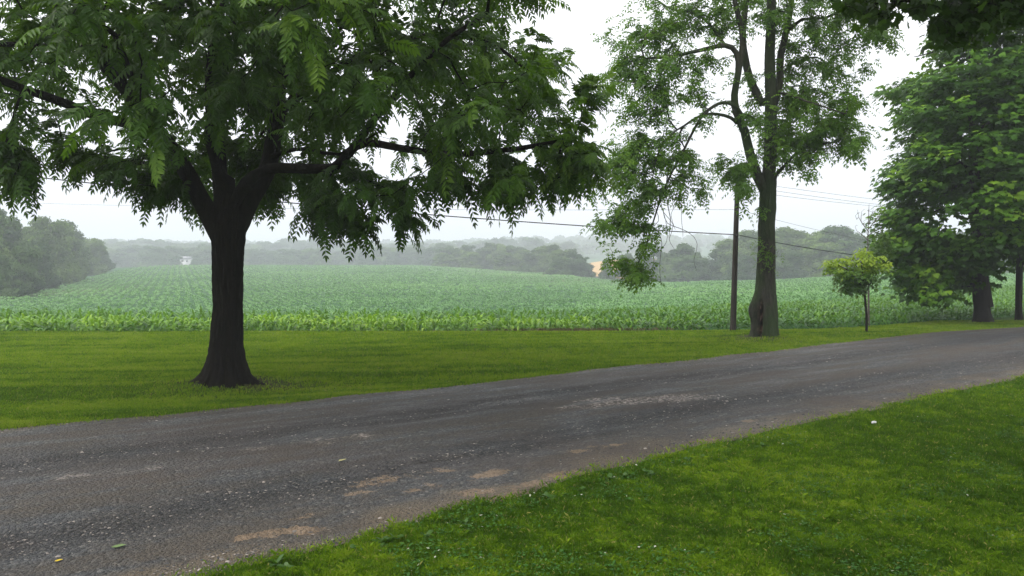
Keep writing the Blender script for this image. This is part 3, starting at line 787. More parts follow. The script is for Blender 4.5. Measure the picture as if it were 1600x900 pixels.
# foliage attractors
cand = []
cen = np.array([wbase[0] + .1, WD - .3, 6.4])
lowx = [-300, 0, 40, 60, 110, 160, 200, 240, 285, 305, 340, 352, 380, 400, 440, 460, 475, 500, 560, 580, 600, 625, 650, 665, 700, 740, 760, 800, 850, 900, 915, 950, 1000]
lowy = [300, 318, 300, 230, 262, 278, 290, 315, 290, 345, 335, 240, 240, 325, 320, 280, 330, 360, 378, 320, 330, 372, 360, 310, 300, 320, 320, 325, 310, 318, 285, 268, 250]
rgty = [-900, -300, -100, -10, 40, 60, 90, 140, 200, 240, 300, 330]
rgtx = [600, 660, 740, 790, 800, 850, 920, 938, 930, 930, 930, 900]
while len(cand) < 1750:
    v = norm(rng.normal(0, 1, 3)) * rng.random() ** .36
    p = cen + v * np.array([7.9, 6.3, 6.3])
    if p[2] < 2.9: continue
    x, y = proj(p)
    if x > np.interp(y, rgty, rgtx) - 14: continue
    m_ = 24 * WD / p[1]
    if y > np.interp(x, lowx, lowy) - m_: continue
    if 300 < x < 470 and 195 < y < 345 and p[1] < WD + .8: continue
    if 440 < x < 640 and 200 < y < 290 and p[1] < WD - .2 and rng.random() < .93: continue
    g = mnoise.fractal(Vector(p) * .55, 1, 2, 3)
    thr = -.20 if x > 200 else .06
    if y > 165 and x < 280: thr = .22
    if y > 235 and x > 450: thr = .15
    if g < thr: continue
    cand.append(p)
# low hanging sprays
for x, y, dz, n_ in [(500, 330, -1, 10), (530, 350, -1.2, 12), (560, 365, -1.4, 8), (630, 350, -1, 9), (600, 320, -.5, 12), (490, 300, 0, 9), (415, 320, 1.5, 8), (440, 300, 1.4, 8), (292, 335, .8, 6), (260, 300, 0, 10), (372, 262, 2.2, 10), (345, 245, 2, 8), (400, 285, 2.2, 8), (415, 250, 2.5, 8), (30, 290, -2, 18), (20, 250, -2, 14), (230, 300, 0, 8), (120, 270, -1, 10),
                     (180, 285, -1, 10), (750, 300, -1.5, 12), (800, 300, -1.8, 12), (850, 290, -2, 12), (895, 285, -2, 10), (690, 290, -1.3, 8), (930, 180, -2, 5), (915, 262, -2, 8), (940, 165, -2.2, 4), (815, 8, -2, 5)]:
    for _ in range(n_):
        cand.append(P(x + rng.normal(0, 16), y + rng.normal(0, 11) - 20, WD + dz + rng.normal(0, .4)))
sk.grow(cand, step=.32, tipr=.0055, ex=.40, zpen=.25, wob=.05)
Vt, Ft = sk.tubes(jitter=.04)
orig = np.array(wbase)
mesh_np('branches', Vt - orig, Ft, BARK_WALNUT, W_, smooth=True)
tp = [(352, 602, 0), (352, 585, 0), (354, 540, 0), (356, 480, 0), (356, 420, 0), (356, 375, 0), (355, 345, 0), (358, 300, 0)]
tpts = q(tp); tpts[0][2] = -.12
Vt, Ft, *_r = trunk_mesh('trunk', tpts, [.44, .36, .29, .27, .272, .30, .325, .21], BARK_WALNUT, W_, furrow=.17, freq=17, sides=96, rings=150,
                   flare=[(0.05, .30, .22, .42), (0.0, .16, .55, .13), (-.5, .14, .30, .12), (3.05, .30, .26, .40), (3.25, .15, .60, .13), (3.9, .18, .34, .16), (4.5, .2, .14, .35), (5.3, .2, .24, .25), (2.4, .15, .4, .12), (1.2, .4, .25, .3)], origin=orig)
mesh_np('trunk', Vt, Ft, BARK_WALNUT, W_, smooth=True)
Bs, Ds, Vr = [], [], []
for path in sk.tips(.75):
    if len(path) < 2: continue
    d = norm(path[-1] - path[0]); k = rng.integers(5, 8)
    side = norm(np.cross(d, [0, 0, 1.]) + 1e-6); ph = rng.random() * 6.28; tone = rng.normal(0, .16)
    out_ = norm((path[-1] - cen) * np.array([1, 1, .3]))
    for q_ in range(k):
        t = q_ / max(k - 1, 1); s_ = t * (len(path) - 1); i0 = min(int(s_), len(path) - 2); b = path[i0] + (path[i0 + 1] - path[i0]) * (s_ - i0)
        a_ = ph + q_ * 2.4
        upv = np.cross(side, d)
        dv = d * (.55 + .3 * t) + out_ * .30 + (side * math.cos(a_) + upv * math.sin(a_)) * (.95 - .4 * t) + np.array([0, 0, rng.normal(.15, .30)])
        Bs.append(b); Ds.append(dv); Vr.append(tone)
Bs, Ds, Vr = np.array(Bs), np.array(Ds), np.array(Vr)
# daylight on the crown's outside and right, painted as lighter leaf colour
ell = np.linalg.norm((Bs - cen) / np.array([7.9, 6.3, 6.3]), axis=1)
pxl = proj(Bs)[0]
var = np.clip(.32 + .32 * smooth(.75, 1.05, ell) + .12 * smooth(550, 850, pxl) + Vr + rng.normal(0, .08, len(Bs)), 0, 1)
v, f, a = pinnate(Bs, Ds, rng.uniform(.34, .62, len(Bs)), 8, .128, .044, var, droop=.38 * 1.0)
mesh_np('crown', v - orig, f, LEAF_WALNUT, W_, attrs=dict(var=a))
print('walnut leaves', len(Bs))

# ------------------------------------------------------------------ the tall grey tree with the hollow
AD = float(G(1195, 530)[1])
abase = P(1195, 530, AD); abase[2] = 0
A_ = empty('ash_tree', tuple(abase)); tag(A_, 'tall grey barked tree with airy crown and a hollow at its foot, beside the pole', 'tree')
sk = Skel(); q = lambda L_: [P(x, y, AD + dz) for x, y, dz in L_]
sk.limb(q([(1198, 460, 0), (1199, 400, 0), (1199, 350, 0), (1200, 290, 0), (1203, 240, 0), (1204, 180, 0), (1203, 100, 0), (1205, 0, 0), (1207, -120, 0), (1212, -270, 0), (1215, -420, 0)]), .25, .05, wob=.02)
sk.limb(q([(1197, 300, 0), (1184, 275, -.1), (1172, 240, -.2), (1163, 205, -.3), (1150, 174, -.4), (1148, 148, -.4), (1154, 112, -.5), (1150, 82, -.5), (1133, 71, -.6), (1094, 79, -.8), (1053, 87, -1), (1010, 92, -1.2)]), .17, .03, wob=.02)
sk.limb(q([(1154, 108, -.5), (1160, 60, -.4), (1150, 10, -.5), (1140, -60, -.6), (1120, -170, -.8)]), .10, .03, wob=.04)
sk.limb(q([(1190, 160, .1), (1172, 124, .3), (1164, 90, .4), (1160, 60, .5), (1166, 0, .6), (1172, -100, .8), (1165, -230, 1)]), .13, .03, wob=.04)
sk.limb(q([(1205, 175, 0), (1214, 145, .1), (1219, 120, .2), (1219, 87, .3), (1229, 46, .4), (1240, -20, .5), (1260, -130, .6), (1285, -260, .8)]), .13, .03, wob=.04)
sk.limb(q([(1228, 50, .4), (1253, 31, .4), (1288, 28, .3), (1324, 12, .2), (1370, 0, 0)]), .06, .02, wob=.04)
sk.limb(q([(1204, 292, 0), (1214, 272, -.2), (1227, 258, -.3), (1248, 235, -.5), (1278, 226, -.7), (1309, 222, -.8)]), .07, .018, wob=.04)
sk.limb(q([(1165, 212, -.3), (1158, 178, -.5), (1146, 164, -.7), (1130, 160, -.8), (1115, 166, -.9), (1100, 178, -1), (1088, 196, -1.1), (1074, 222, -1.2), (1060, 250, -1.3), (1045, 280, -1.3), (1030, 315, -1.4), (1018, 352, -1.4), (1005, 395, -1.4), (980, 438, -1.5)]), .065, .013, wob=.02)
sk.limb(q([(1150, 192, -.3), (1142, 184, -.4), (1120, 178, -.5), (1095, 181, -.8), (1068, 197, -1.2), (1048, 211, -1.5), (1028, 240, -1.8), (1020, 280, -2)]), .058, .014, wob=.02)
sk.limb(q([(1068, 197, -1.2), (1060, 215, -1), (1070, 232, -.9), (1050, 250, -1), (1040, 300, -1), (1048, 340, -1), (1046, 372, -1)]), .03, .009, wob=.03)
sk.limb(q([(1133, 71, -.6), (1110, 40, 0), (1080, 20, .4), (1040, 10, .6), (1000, -20, .8)]), .05, .018, wob=.05)
sk.limb(q([(1219, 120, .2), (1240, 100, 1), (1275, 90, 1.6), (1310, 110, 2)]), .05, .016, wob=.05)
sk.limb(q([(1215, 145, .1), (1240, 150, -.8), (1280, 165, -1.6), (1330, 180, -2)]), .045, .016, wob=.05)
# bare hanging twigs
for x, y in [(1038, 270), (1030, 300), (1045, 290), (1022, 320), (1052, 260), (1036, 330), (1015, 350)]:
    x0, y0 = x, y; L_ = [(x, y, -1.3)]
    for _ in range(5):
        x0 += rng.normal(3, 9); y0 += rng.uniform(12, 28); L_.append((x0, y0, -1.3 + rng.normal(0, .2)))
    sk.limb(q(L_), .012, .006, wob=.05, step=.15)
cand = []
CL = [(985, 405, 34, 60, -1.6), (1000, 430, 22, 26, -1.6), (960, 340, 32, 40, -1.8), (1000, 360, 25, 22, -1.6), (975, 285, 36, 52, -1.8), (1030, 250, 38, 46, -1.5), (1000, 225, 38, 70, -1.6), (965, 250, 30, 40, -1.8), (1010, 300, 30, 30, -1.5), (985, 330, 30, 34, -1.6), (1055, 215, 24, 16, -1.2), (1100, 190, 18, 8, -.9), (1060, 300, 26, 16, -1.2), (1085, 270, 25, 16, -1.2), (1095, 300, 18, 9, -1.1), (1070, 255, 28, 18, -1.2),
      (950, 130, 26, 30, -1), (985, 110, 34, 55, -1), (1020, 140, 40, 60, -1), (1060, 120, 40, 50, -.6), (1000, 170, 34, 40, -1.2), (1090, 140, 26, 22, 0), (960, 60, 26, 20, -.5), (1000, 50, 34, 36, 0), (1050, 30, 45, 56, 0), (1100, 20, 45, 56, 0), (1030, 80, 35, 30, 0), (1110, 95, 25, 18, 0), (1150, 40, 30, 20, 0),
      (1150, 270, 30, 36, -.4), (1130, 262, 22, 20, -.6), (1165, 295, 20, 16, -.5), (1175, 150, 26, 14, .6), (1180, 190, 22, 26, -.6), (1200, 230, 26, 22, -.6), (1235, 200, 36, 60, .2), (1250, 165, 40, 60, .2), (1235, 240, 34, 44, -.2), (1265, 220, 36, 46, -.5), (1300, 200, 36, 54, -.6), (1335, 215, 26, 34, -.8), (1330, 240, 20, 18, -.8),
      (1290, 150, 40, 56, 0), (1335, 160, 30, 34, -.8), (1250, 110, 40, 44, .6), (1300, 100, 40, 56, 1), (1345, 100, 26, 30, 1), (1240, 60, 36, 28, .5), (1290, 50, 40, 40, .4), (1350, 40, 34, 36, .2), (1385, 55, 20, 22, 0), (1385, 30, 20, 12, 0), (1310, 10, 40, 36, .2), (1200, 20, 40, 30, 0), (1250, -10, 50, 50, .4),
      (1175, 120, 22, 10, 0), (1265, 265, 14, 8, -.5), (1190, 325, 12, 3, -.3)]
for x, y, r, n_, dz in CL:
    for _ in range(int(n_ * .80)):
        v = rng.normal(0, .55, 3); p = P(x + v[0] * r, y + v[1] * r * .8, AD + dz + v[2] * 1.1)
        if mnoise.noise(Vector(p) * 1.4) > -.28: cand.append(p)
for _ in range(900):                                       # crown above the frame
    v = norm(rng.normal(0, 1, 3)) * rng.random() ** .4; p = np.array([abase[0] - .2, AD, 12.2]) + v * np.array([4.6, 4.2, 4.2])
    if p[2] > 9.3 and mnoise.noise(Vector(p) * .8) > -.1: cand.append(p)
sk.grow(cand, step=.28, tipr=.0058, ex=.42, zpen=.15, wob=.06)
orig = np.array(abase)
Vt, Ft = sk.tubes(jitter=.05)
mesh_np('branches', Vt - orig, Ft, BARK_ASH, A_, smooth=True)
tp = q([(1196, 532, 0), (1196, 515, 0), (1196, 490, 0), (1196, 465, 0), (1197, 440, 0), (1197, 410, 0), (1198, 350, 0), (1200, 300, 0), (1201, 270, 0)]); tp[0][2] = -.12
Vt, Ft, rad, ang, s = trunk_mesh('trunk', tp, [.40, .36, .335, .31, .275, .25, .235, .24, .22], BARK_ASH, A_, furrow=.09, freq=14, flare=[(0.2, .5, .20, .28), (3.3, .5, .16, .6), (4.9, .5, .08, .5), (2.6, .4, .1, .5)], origin=orig, rings=130, sides=80)
# the hollow: callus lip bulging to the left with a dark slot in it
zz = Vt[:, 2]; ctr = np.interp(zz, [0, 4], [0, 0]); an = np.arctan2(Vt[:, 1], Vt[:, 0])
da = (an - math.radians(228) + np.pi) % (2 * np.pi) - np.pi
lip = .24 * np.exp(-((zz - .90) / .40) ** 2) * np.exp(-((da + .52) / .34) ** 2) + .05 * np.exp(-((zz - .6) / .5) ** 2) * np.exp(-((da - .30) / .15) ** 2)
slot = -.26 * np.exp(-((zz - .62) / .50) ** 4) * np.exp(-((da) / .17) ** 2)
fac = (lip + slot); dirn = norm(np.stack([Vt[:, 0], Vt[:, 1], 0 * zz], 1)); Vt = Vt + dirn * fac[:, None]
hol = np.clip(-slot / .16, 0, 1)
m = NT('hollow_bark'); p_ = m.pos((9, 9, 2.2), False); n1 = m.noise(1.6, 6, p_, .65); n2 = m.noise(9, 4, p_)
c = m.ramp(n1, [(.36, (.012, .012, .009)), (.64, (.066, .062, .048))]); c = m.mix(m.math('MULTIPLY', n2, .4), c, (.085, .08, .068))
c = m.mix(m.math('MULTIPLY', m.maprange(m.noise(1.1, 4, m.pos((1, 1, .5), False)), .40, .56), .75), c, (.032, .060, .016))
c = m.mix(m.attr('hollow'), c, m.ramp(m.noise(5, 3, m.pos((3, 3, 1), False)), [(.38, (.010, .007, .005)), (.55, (.08, .045, .03)), (.68, (.30, .20, .16))]))
BARK_HOL = m.done(m.princ(c, .9, .15, m.bump(m.math('ADD', n1, m.math('MULTIPLY', n2, .4)), 1, .05)))
mesh_np('trunk', Vt, Ft, BARK_HOL, A_, smooth=True, attrs=dict(hollow=hol))
def pin_leaves(sk, back, kmin, kmax, Lr, npair, Ll, Wl, base, droop, simple=True, rachis=False, out_c=None):
    Bs, Ds, Vr = [], [], []
    for path in sk.tips(back):
        if len(path) < 2: continue
        d = norm(path[-1] - path[0]); k = rng.integers(kmin, kmax); side = norm(np.cross(d, [0, 0, 1.]) + 1e-6); ph = rng.random() * 6.28; tone = rng.normal(0, .15)
        upv = np.cross(side, d)
        for q_ in range(k):
            t = q_ / max(k - 1, 1); s_ = t * (len(path) - 1); i0 = min(int(s_), len(path) - 2); b = path[i0] + (path[i0 + 1] - path[i0]) * (s_ - i0)
            a_ = ph + q_ * 2.4
            Bs.append(b); Ds.append(d * (.5 + .3 * t) + side * math.cos(a_) + upv * math.sin(a_) * .6); Vr.append(tone)
    Bs, Ds, Vr = np.array(Bs), np.array(Ds), np.array(Vr)
    var = np.clip(base + Vr + rng.normal(0, .1, len(Bs)), 0, 1)
    return pinnate(Bs, Ds, rng.uniform(Lr * .75, Lr * 1.25, len(Bs)), npair, Ll, Wl, var, droop=droop, simple=simple, rachis=rachis)
v, f, a = pin_leaves(sk, .55, 5, 8, .33, 4, .128, .046, .58, .38)
mesh_np('crown', v - orig, f, LEAF_ASH, A_, attrs=dict(var=a))
# a few sprouts on the trunk
sk2 = Skel(); 
for x, y in [(1197, 395), (1193, 388), (1204, 402), (1190, 470), (1176, 440)]:
    sk2.limb(q([(x, y, -.2), (x - 4, y + 2, -.4), (x - 14, y + 6, -.5)]), .008, .004, start=-1 if not sk2.p else 0, step=.08)
sk2.term = [i for i in range(len(sk2.p)) if i not in set(sk2.par)]
sk2.fixed = [False] * len(sk2.p)
Bs = np.array([P(x, y, AD - .28) for x, y in zip(rng.normal(1194, 9, 60), rng.normal(396, 14, 60))])
v, f, a = pinnate(Bs, rng.normal(0, 1, (60, 3)) * np.array([1, .4, .3]), rng.uniform(.15, .25, 60), 4, .07, .025, rng.uniform(.5, .9, 60), droop=.5, simple=True, rachis=False)
mesh_np('leaves', v - orig, f, LEAF_ASH, A_, attrs=dict(var=a))

# ------------------------------------------------------------------ maples on the right
def maple(name, label, bx, by, height, cc, cr, lean, n_att, leafn, size, keep=None, tr=.3, seed=1, density=-.25, trunkpts=None, extra=()):
    Dm = float(G(bx, by)[1]); base = P(bx, by, Dm); base[2] = float(gz(base[0], base[1])); r_ = empty(name, tuple(base)); tag(r_, label, 'tree')
    sk = Skel()
    top = base + np.array([lean[0], lean[1], height])
    if trunkpts is None: trunkpts = [base + np.array([0, 0, .4]), base + np.array([lean[0] * .2, lean[1] * .2, height * .2]), base + np.array([lean[0] * .45, lean[1] * .4, height * .5]), top]
    sk.limb(trunkpts, tr, tr * .15, step=.3, wob=.08)
    cc = np.array(cc); cr = np.array(cr); cand = []
    # main limbs rise and spread from the trunk
    for k in range(22):
        h0 = .16 + .75 * k / 22; a_ = k * 2.4 + seed; st = trunkpts[0] + (top - base) * h0
        i0 = int(np.argmin(np.linalg.norm(np.array(sk.p) - st, axis=1))); st = sk.p[i0]
        rad_ = min(cr[0], cr[1]) * (.85 - .45 * abs(h0 - .35)); d = np.array([math.cos(a_), math.sin(a_), 0])
        sk.limb([st, st + d * rad_ * .35 + np.array([0, 0, .5]), st + d * rad_ * .8 + np.array([0, 0, .55 - .9 * (1 - h0)])], tr * .33 * (1 - .6 * h0), .02, start=i0, wob=.1)
    while len(cand) < n_att:
        v = norm(rng.normal(0, 1, 3)) * rng.random() ** .30; p = cc + v * cr
        if keep is not None and not keep(p): continue
        if mnoise.fractal(Vector(p) * .6 + Vector((seed, 0, 0)), 1, 2, 2) < density: continue
        cand.append(p)
    for x, y, r, k_, dz in extra:
        for _ in range(k_):
            v = rng.normal(0, .55, 3); cand.append(P(x + v[0] * r, y + v[1] * r * .7, Dm + dz + v[2] * 1.2))
    sk.grow(cand, step=.35, tipr=.006, ex=.42, zpen=.5, wob=.05)
    Vt, Ft = sk.tubes(sides=(12, 7, 4, 3), jitter=.04)
    mesh_np('branches', Vt - base, Ft, BARK_MAPLE, r_, smooth=True)
    tp = [base + np.array([0, 0, -.15]), base + np.array([0, 0, .15]), base + np.array([-.02, 0, .5])] + [np.array(p) for p in trunkpts[1:3]]
    Vt, Ft, *_ = trunk_mesh('trunk', tp, [tr * 1.35, tr * 1.15, tr * 1.0, tr * .95, tr * .6], BARK_MAPLE, r_, furrow=.08, freq=12, flare=[(0.1, .5, tr * .8, .35), (3.2, .4, tr * .3, .35), (4.7, .5, tr * .3, .3)], origin=base, rings=70, sides=40)
    mesh_np('trunk', Vt, Ft, BARK_MAPLE, r_, smooth=True)
    C_, Dd, Nn, Vr = [], [], [], []
    for path in sk.tips(.4):
        e = path[-1]; out = norm((e - cc) * np.array([1, 1, .15])); tone = rng.normal(0, .22); k = leafn
        lc = rng.normal(0, 1, (k, 3)) * np.array([.27, .27, .075]); lc[:, 2] -= .22 * (lc[:, 0] ** 2 + lc[:, 1] ** 2) * 3
        C_.append(e + lc); Dd.append(out * .6 + norm(lc) * .8 + np.array([0, 0, -.45]) + rng.normal(0, .2, (k, 3)))
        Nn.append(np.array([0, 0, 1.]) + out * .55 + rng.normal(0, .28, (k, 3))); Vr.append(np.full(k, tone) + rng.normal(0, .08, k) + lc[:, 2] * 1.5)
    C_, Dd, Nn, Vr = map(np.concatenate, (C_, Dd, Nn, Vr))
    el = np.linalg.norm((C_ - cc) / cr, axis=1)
    var = np.clip(.36 + .40 * smooth(.8, 1.05, el) + Vr, 0, 1)  # crown-edge highlights painted in as lighter outer leaves
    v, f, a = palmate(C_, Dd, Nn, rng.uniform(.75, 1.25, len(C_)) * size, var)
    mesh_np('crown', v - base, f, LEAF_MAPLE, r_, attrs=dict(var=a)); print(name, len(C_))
    return r_
MD = float(G(1535, 497)[1])
mx = [-80, 20, 90, 140, 200, 260, 330, 400, 430, 455, 470]; ml = [1440, 1440, 1452, 1372, 1388, 1382, 1384, 1372, 1408, 1422, 1445]
def mk(p):
    x, y = proj(p)
    if x < np.interp(y, mx, ml) + 13 + 34 * mnoise.noise(Vector((y * .021, p[1] * .35, 3.3))): return False
    lowb = np.interp(x, [1370, 1400, 1420, 1450, 1480, 1500, 1530, 1560, 1600, 1700, 1800], [400, 420, 460, 462, 425, 408, 440, 400, 410, 420, 420]) - 12
    if y > lowb: return False
    if y > 225 and 1515 < x < 1540 and p[1] < MD - .1 and y < 330 and rng.random() < .6: return False
    return True
tb = P(1535, 497, MD); 
maple('maple_tree', 'dense full maple tree with dark trunk at the far side of the gravel road', 1535, 497, 14.5, (tb[0] + .3, MD, 7.4), (5.1, 4.8, 7.2), (-.3, 0), 2100, 20, .205, density=.0, keep=mk, extra=[(1440, 448, 22, 40, -.6), (1425, 425, 22, 36, -.6), (1460, 430, 24, 36, -.4), (1485, 418, 20, 24, 0), (1405, 375, 24, 34, -.5), (1396, 330, 20, 26, 0), (1400, 290, 18, 24, 0), (1395, 400, 12, 12, -.4), (1510, 405, 20, 20, .5), (1515, 440, 16, 16, 1), (1480, 455, 8, 5, 0)], tr=.30, seed=2, trunkpts=[P(1540, 480, MD), P(1531, 420, MD), P(1526, 300, MD), P(1520, 150, MD), P(1522, -200, MD)])
M2 = float(G(1592, 493)[1]); tb2 = P(1592, 493, M2)
maple('maple_tree', 'slender trunked maple partly behind the dense maple at the photograph edge', 1592, 493, 11.5, (tb2[0] + .8, M2 + 1.5, 7.0), (3.6, 3.6, 5.0), (.2, .5), 650, 20, .18, keep=lambda p: proj(p)[1] < 420 + (proj(p)[0] < 1600) * 12 and proj(p)[0] > 1545, tr=.13, seed=5)

# ------------------------------------------------------------------ overhanging maple: stands beyond the frame, its boughs reach in at the top
ob = np.array([11.5, 8.0, 0.0]); O_ = empty('overhanging_maple', tuple(ob)); tag(O_, 'maple whose dark low boughs reach into the sky at the upper right corner', 'tree')
sk = Skel(); sk.limb([ob + np.array([0, 0, .2]), ob + np.array([-.1, .1, 2]), ob + np.array([-.2, .3, 5]), ob + np.array([0, 0, 9])], .3, .08, wob=.05)
OD = 10.0
sk.limb([ob + np.array([-.15, .2, 3.6]), P(1700, -30, 9), P(1600, 0, 9.6), P(1500, 8, 10), P(1400, 0, 10.5), P(1330, -10, 11)], .09, .015, wob=.05)
sk.limb([ob + np.array([-.2, .3, 4.6]), P(1650, -90, 9), P(1520, -60, 9.5), P(1400, -60, 10), P(1300, -50, 10.2)], .09, .02, wob=.05)
cand = []
for x, y, r, n_, dz in [(1360, 14, 22, 26, .5), (1330, 8, 16, 10, .6), (1385, 25, 14, 14, .4), (1440, 4, 26, 26, 0), (1480, 45, 24, 34, 0), (1462, 62, 11, 12, 0), (1500, 20, 30, 40, 0), (1540, 34, 26, 24, -.2), (1580, 22, 28, 24, -.3), (1530, 62, 15, 7, -.1), (1560, 2, 32, 28, -.2), (1620, 20, 40, 40, -.4),
                        (1400, -40, 50, 60, 0), (1500, -50, 60, 90, 0), (1600, -60, 60, 90, 0), (1300, -50, 30, 20, .2), (1700, 0, 60, 80, 0), (1750, -150, 150, 200, 0), (1550, -180, 130, 160, 0)]:
    for _ in range(n_):
        v = rng.normal(0, .5, 3); cand.append(P(x + v[0] * r, y + v[1] * r * .8, OD + dz + v[2] * .8))
sk.grow(cand, step=.25, tipr=.004, ex=.42, zpen=.1, wob=.05)
Vt, Ft = sk.tubes(sides=(12, 7, 4, 3)); mesh_np('branches', Vt - ob, Ft, BARK_MAPLE, O_, smooth=True)
Vt, Ft, *_ = trunk_mesh('trunk', [ob + np.array([0, 0, -.2]), ob + np.array([0, 0, .5]), ob + np.array([-.1, .1, 2]), ob + np.array([-.2, .3, 5])], [.42, .34, .3, .25], BARK_MAPLE, O_, origin=ob, rings=60, sides=30, flare=[(1, .5, .2, .3), (4, .5, .2, .3)])
mesh_np('trunk', Vt, Ft, BARK_MAPLE, O_, smooth=True)
sk3 = Skel(); sk3.limb([ob + np.array([-.2, .3, 5]), ob + np.array([-3, -3, 8]), ob + np.array([-7, -6, 9.5])], .12, .03); sk3.limb([ob + np.array([-.2, .3, 6]), ob + np.array([-3, 0, 9]), ob + np.array([-7, -2, 11])], .12, .03, start=0)
c3 = []
while len(c3) < 1500:
    v = norm(rng.normal(0, 1, 3)) * rng.random() ** .4; p = np.array([7.0, 3.5, 10.4]) + v * np.array([11, 9.5, 3.6])
    if p[1] > 1:
        x, y = proj(p)
        if y > -60 and x < 1750: continue
    c3.append(p)
sk3.grow(c3, step=.5, tipr=.006, wob=.05); Vt, Ft = sk3.tubes(sides=(8, 6, 4, 3)); mesh_np('high_branches', Vt - ob, Ft, BARK_MAPLE, O_, smooth=True)
C_ = np.concatenate([p_[-1] + rng.normal(0, .35, (20, 3)) * [1, 1, .4] for p_ in sk3.tips(.4)]); n = len(C_)
v, f, a = palmate(C_, rng.normal(0, 1, (n, 3)), rng.normal(0, .4, (n, 3)) + [0, 0, 1], rng.uniform(.16, .26, n), np.clip(rng.normal(.45, .22, n), 0, 1))
mesh_np('high_crown', v - ob, f, LEAF_OVER, O_, attrs=dict(var=a))
C_, Dd, Nn = [], [], []
for path in sk.tips(.4):
    k = 4; e = path[rng.integers(0, len(path), k)]
    C_.append(e + rng.normal(0, .07, (k, 3))); Dd.append(rng.normal(0, .6, (k, 3)) + np.array([-.2, -.1, -.8])); Nn.append(np.array([0, -.2, .8]) + rng.normal(0, .5, (k, 3)))
C_, Dd, Nn = map(np.concatenate, (C_, Dd, Nn))
v, f, a = palmate(C_, Dd, Nn, rng.uniform(.10, .16, len(C_)), np.clip(rng.normal(.45, .22, len(C_)), 0, 1), full=True)
mesh_np('crown', v - ob, f, LEAF_OVER, O_, attrs=dict(var=a))

# ------------------------------------------------------------------ young tree on the lawn
SD = float(G(1354, 518)[1]); sb = P(1354, 518, SD); sb[2] = 0
S_ = empty('young_tree', tuple(sb)); tag(S_, 'small young tree with bright yellow green top leaves on the lawn by the corn', 'tree')
sk = Skel(); q = lambda L_: [P(x, y, SD + dz) for x, y, dz in L_]
sk.limb(q([(1354, 519, 0), (1354, 495, 0), (1352, 470, 0), (1351, 462, 0), (1350, 455, 0)]), .046, .036, step=.1)
for L_ in ([(1351, 460, 0), (1358, 445, .1), (1361, 428, .1), (1362, 410, .2)], [(1350, 458, 0), (1342, 440, -.2), (1330, 425, -.3), (1312, 415, -.3)], [(1351, 458, 0), (1348, 430, -.3), (1345, 410, -.2)], [(1350, 458, 0), (1335, 448, .2), (1320, 435, .3), (1305, 425, .3)], [(1352, 457, 0), (1350, 435, .5), (1335, 412, .6)], [(1358, 445, .1), (1368, 430, .1), (1372, 418, 0)]):
    sk.limb(q(L_), .028, .012, step=.12, wob=.02)
cand = []
for x, y, r, n_ in [(1312, 413, 13, 12), (1335, 407, 10, 6), (1357, 408, 12, 11), (1330, 425, 20, 22), (1350, 425, 16, 22), (1310, 425, 12, 12), (1370, 415, 10, 9), (1340, 440, 16, 18), (1325, 438, 12, 10), (1365, 430, 9, 8), (1345, 450, 9, 6), (1300, 413, 6, 4), (1378, 402, 7, 7), (1345, 393, 6, 6), (1295, 420, 5, 5), (1325, 450, 6, 5)]:
    for _ in range(n_):
        v = rng.normal(0, .55, 3); (rng.random() < .62) and cand.append(P(x + v[0] * r * 1.2, y + v[1] * r * .75, SD + v[2] * .5))
sk.grow(cand, step=.12, tipr=.004, ex=.4, zpen=.4, wob=.02)
Vt, Ft = sk.tubes(sides=(12, 8, 6, 4)); mesh_np('trunk', Vt - sb, Ft, BARK_MAPLE, S_, smooth=True)
Bs, Ds, Vr = [], [], []
for path in sk.tips(.2):
    e = path[-1]
    for k in range(4):
        a_ = k * 1.57 + rng.random(); Bs.append(e); Ds.append([math.cos(a_), math.sin(a_), rng.normal(.25, .3)]); zt = (e[2] - 1.72) / .55; Vr.append(.25 + .75 * np.clip(zt, 0, 1) + rng.normal(0, .10))
v, f, a = pinnate(np.array(Bs), np.array(Ds), rng.uniform(.22, .36, len(Bs)), 3, .16, .072, np.clip(np.array(Vr), 0, 1), droop=.45, simple=True, rachis=False)
mesh_np('crown', v - sb, f, LEAF_NEW, S_, attrs=dict(var=a))

# ------------------------------------------------------------------ dead-topped thin tree and shrub next to the maple
DD = 29.0; db = P(1358, 470, DD); db[2] = float(gz(db[0], DD))
T_ = empty('dead_tree', tuple(db)); tag(T_, 'thin dying tree with bare branching top and few leaves, behind the young tree', 'tree')
sk = Skel(); q = lambda L_: [P(x, y, DD + dz) for x, y, dz in L_]
sk.limb([db + np.array([0, 0, -.1])] + q([(1357, 420, 0), (1356, 380, 0), (1357, 345, 0), (1358, 318, 0)]), .05, .008, step=.15)
for L_ in ([(1357, 362, 0), (1350, 352, 0), (1343, 340, 0), (1340, 326, 0)], [(1357, 358, 0), (1366, 348, .2), (1374, 338, .2), (1378, 330, .2)], [(1356, 375, 0), (1346, 366, .2), (1338, 360, .3)], [(1358, 350, 0), (1362, 338, -.2), (1365, 325, -.2)], [(1357, 368, 0), (1368, 360, -.2), (1380, 358, -.2)], [(1350, 352, 0), (1346, 345, .2), (1347, 332, .2)], [(1366, 348, .2), (1370, 345, .3), (1380, 340, .3)]):
    sk.limb(q(L_), .018, .006, step=.12, wob=.03)
cand = [P(rng.uniform(1335, 1382), rng.uniform(325, 370), DD + rng.normal(0, .4)) for _ in range(36)]
sk.grow(cand, step=.2, tipr=.0055, ex=.3, wob=.05)
Vt, Ft = sk.tubes(sides=(8, 6, 5, 3)); mesh_np('branches', Vt - db, Ft, BARK_DEAD, T_, smooth=True)
